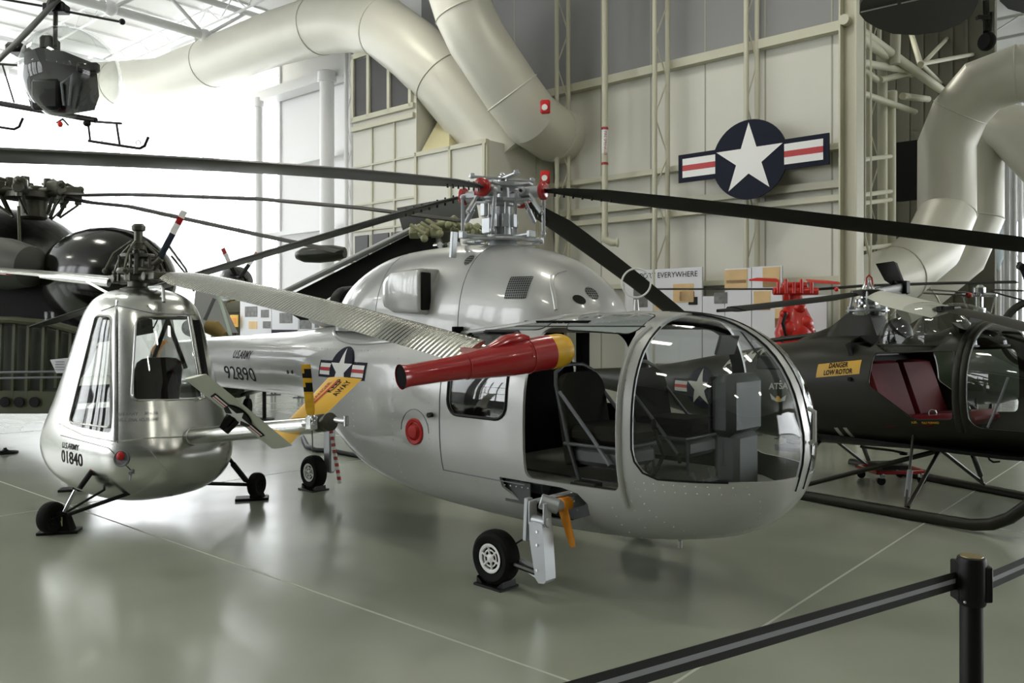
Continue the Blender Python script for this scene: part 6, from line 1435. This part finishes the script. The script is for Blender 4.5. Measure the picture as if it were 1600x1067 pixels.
# ============================================================ BOARDS, HOSES, SMALL THINGS
def wboard(label, px0, px1, ytop, ybot, v, m=board, pics=(), texts=()):
    a, b_ = WP(px0, ytop, v), WP(px1, ytop, v); zt = a.z; ex = V((b_.x-a.x, b_.y-a.y, 0)); w_ = ex.length; ex.normalize(); zb_ = WP(px0, ybot, v).z
    t = thing('display_board', label, 'display board', (a.x, a.y, 0), math.atan2(ex.y, ex.x)); _, _, Wd = loc_of(t)
    mb = MB(); mb.box((w_/2, .02, (zt+zb_)/2), (w_-.006, .04, zt-zb_), None, 0, .003); build('panel', mb, m, t)
    for x in (.06, w_-.06): mb = MB(); mb.box((x, .05, zb_/2+.1), (.03, .05, zb_+.2)); build('support_leg', mb, lettergrey, t); mb = MB(); mb.box((x, .05, .01), (.04, .3, .02)); build('foot', mb, lettergrey, t)
    for x0, x1, y0, y1, mm in pics:
        p, q = Wd(WP(x0, y0, v)), Wd(WP(x1, y1, v)); mb = MB(); mb.box(((p.x+q.x)/2, -.004, (p.z+q.z)/2), (abs(q.x-p.x), .008, abs(p.z-q.z)), None, 0, .001); build('picture', mb, mm, t)
    for s, x0, x1, y, h in texts:
        p, q = Wd(WP(x0, y, v)), Wd(WP(x1, y, v)); t2 = text2d(s, h); k = abs(q.x-p.x)/max(x for x, _ in t2[0]); decal('lettering', [([(x*k, z) for x, z in t2[0]], t2[1], 0, 0)], [blackd], t, lambda u_, v_: (p.x+u_, -.003, p.z+v_), None, (0, 1, 0), .001)
    return t
VB = 11.72
wboard('white display board lettered support everywhere beside the loop antenna', 976, 1097, 423, 566, VB, pics=((1052, 1084, 444, 472, tan), (1062, 1085, 456, 470, sepia), (1024, 1040, 475, 484, tan), (1076, 1090, 464, 476, blk), (990, 1012, 452, 480, bw)), texts=(('SUPPORT EVERYWHERE', 984, 1090, 436, .085),))
wboard('low white board with a small black-and-white ship photograph', 1097.5, 1132, 463, 566, VB, pics=((1116, 1136.5, 457, 474, bw),))
wboard('white display board topped by a sepia flying formation picture', 1132.5, 1174, 420, 566, VB, pics=((1132.6, 1168, 422, 452, tan), (1135, 1166, 438, 442, sepia)))
wboard('white display board with three sepia photographs behind the red rotor head', 1174.5, 1222, 417, 566, VB, pics=((1192, 1219, 418, 448, tan), (1192, 1219, 437, 448, sepia), (1178, 1204, 455, 484, tan), (1178, 1204, 477, 484, sepia), (1211, 1250, 482, 512, tan), (1211, 1230, 497, 512, sepia)))
wboard('plain white display board right of the red rotor head', 1251, 1292, 462, 566, VB)
wboard('white photo board behind the ribbed rotor blade, left of three', 375, 424, 468, 535, 11.1, pics=((383, 402, 479, 495, bw), (408, 420, 484, 496, bw), (389, 402, 502, 514, tan), (411, 423, 502, 513, bw)))
wboard('white photo board behind the ribbed rotor blade, middle of three', 424.5, 466, 468, 535, 11.1, pics=((437, 457, 489, 505, bw), (424.6, 465, 515, 521, navy)))
wboard('white photo board behind the ribbed rotor blade, right of three', 466.5, 512, 468, 535, 11.1, pics=((468, 487, 493, 514, bw), (492, 499, 501, 512, bw), (501, 506, 503, 512, tan)))
t = thing('notice', 'small orange and yellow notice hanging left of the photo boards', 'notice', (*WP(366, 508, 11.0).xy, 0), math.atan2(-UX.y, -UX.x)); L, Wd, B = bd_(t)
z0, z1 = WP(366, 511, 11).z, WP(366, 492, 11).z
mb = MB(); mb.box((0, 0, (z0+z1)/2), (.36, .02, z1-z0), None, 0, .003); B('notice_face', mb, yel); mb = MB(); mb.box((0, -.012, (z0+z1)/2), (.22, .008, (z1-z0)*.5), None, 0, .002); B('notice_print', mb, orange)
mb = MB(); mb.tube([(0, .03, 0), (0, .03, z0+.1)], .02, 8); B('notice_stand', mb, blk)
t = thing('green_crate', 'drab green crate behind the yellow notice', 'crate', (*WP(357, 508, 11.7).xy, 0), math.atan2(-UX.y, -UX.x)); L, Wd, B = bd_(t)
mb = MB(); mb.box((0, 0, 1.15), (.75, .6, 2.3), None, 0, .02); B('crate_body', mb, mat('drab_crate', '4a4a36', .7))
for z in (.4, 1.2, 2.0): mb = MB(); mb.box((0, 0, z), (.77, .62, .05), None, 0, .004); B('crate_batten', mb, olivel)
o = build('floor_hose', MB().tube([PZ(473, 683, .03), PZ(480, 697, .03), PZ(495, 703, .03), PZ(520, 704, .03), PZ(560, 712, .03), PZ(640, 728, .03)], .03, 10), blk); tag(o, 'thick black hose lying on the floor under the tail boom', 'hose')
p = PZ(413, 655, 0); t = thing('barrier_post', 'distant black barrier post below the silver tail boom', 'barrier post', (p.x, p.y, 0)); L, Wd, B = bd_(t)
mb = MB(); mb.lathe([(.17, 0), (.17, .015), (.05, .03)], n=24); B('base', mb, blk); mb = MB(); mb.cyl((0, 0, 0), (0, 0, .95), .034, 14); B('pole', mb, blk); mb = MB(); mb.cyl((0, 0, .88), (0, 0, 1.0), .042, 14); B('head', mb, blk)
p = PZ(8, 708, 0); t = thing('barrier_stand', 'flat black barrier stand on the floor at the left edge', 'barrier base', (p.x, p.y, 0)); L, Wd, B = bd_(t)
mb = MB(); mb.lathe([(.15, 0), (.15, .02), (.04, .035), (.03, .05)], n=28); B('disc', mb, blk); mb = MB(); mb.cyl((0, 0, .04), (0, 0, .07), .02, 10); B('socket', mb, darkmetal)
# red dolly
p = PZ(1392, 752, 0); t = thing('wheeled_dolly', 'low red four-wheeled dolly on the floor under the olive helicopter', 'dolly', (p.x, p.y, 0), .1); L, Wd, B = bd_(t)
mb = MB()
for a, b_ in (((-.26, -.2), (.26, -.2)), ((-.26, .2), (.26, .2)), ((-.26, -.2), (-.26, .2)), ((.26, -.2), (.26, .2))): mb.box(((a[0]+b_[0])/2, (a[1]+b_[1])/2, .13), (abs(a[0]-b_[0])+.04, abs(a[1]-b_[1])+.04, .035))
B('frame', mb, redp)
for x in (-.22, .22):
    for y in (-.2, .2):
        c = bpy.data.objects.new('caster', None); col.objects.link(c); c.parent = t; c.location = (x, y, 0)
        mb = MB(); mb.box((0, 0, .095), (.06, .05, .05)); B('bracket', mb, chrome, None, c); mb = MB(); mb.lathe([(.02, -.014), (.042, -.012), (.045, 0), (.042, .012), (.02, .014)], (0, 0, .046), (0, 1, 0), 18); B('caster_wheel', mb, rubber, None, c)
mb = MB(); mb.box((-.02, 0, .17), (.3, .3, .05)); B('pad', mb, blk)
# ------------------------------------------------------------ light
w = bpy.data.worlds.new('world'); sc.world = w; w.use_nodes = True
w.node_tree.nodes['Background'].inputs[0].default_value = (.75, .78, .82, 1); w.node_tree.nodes['Background'].inputs[1].default_value = .25
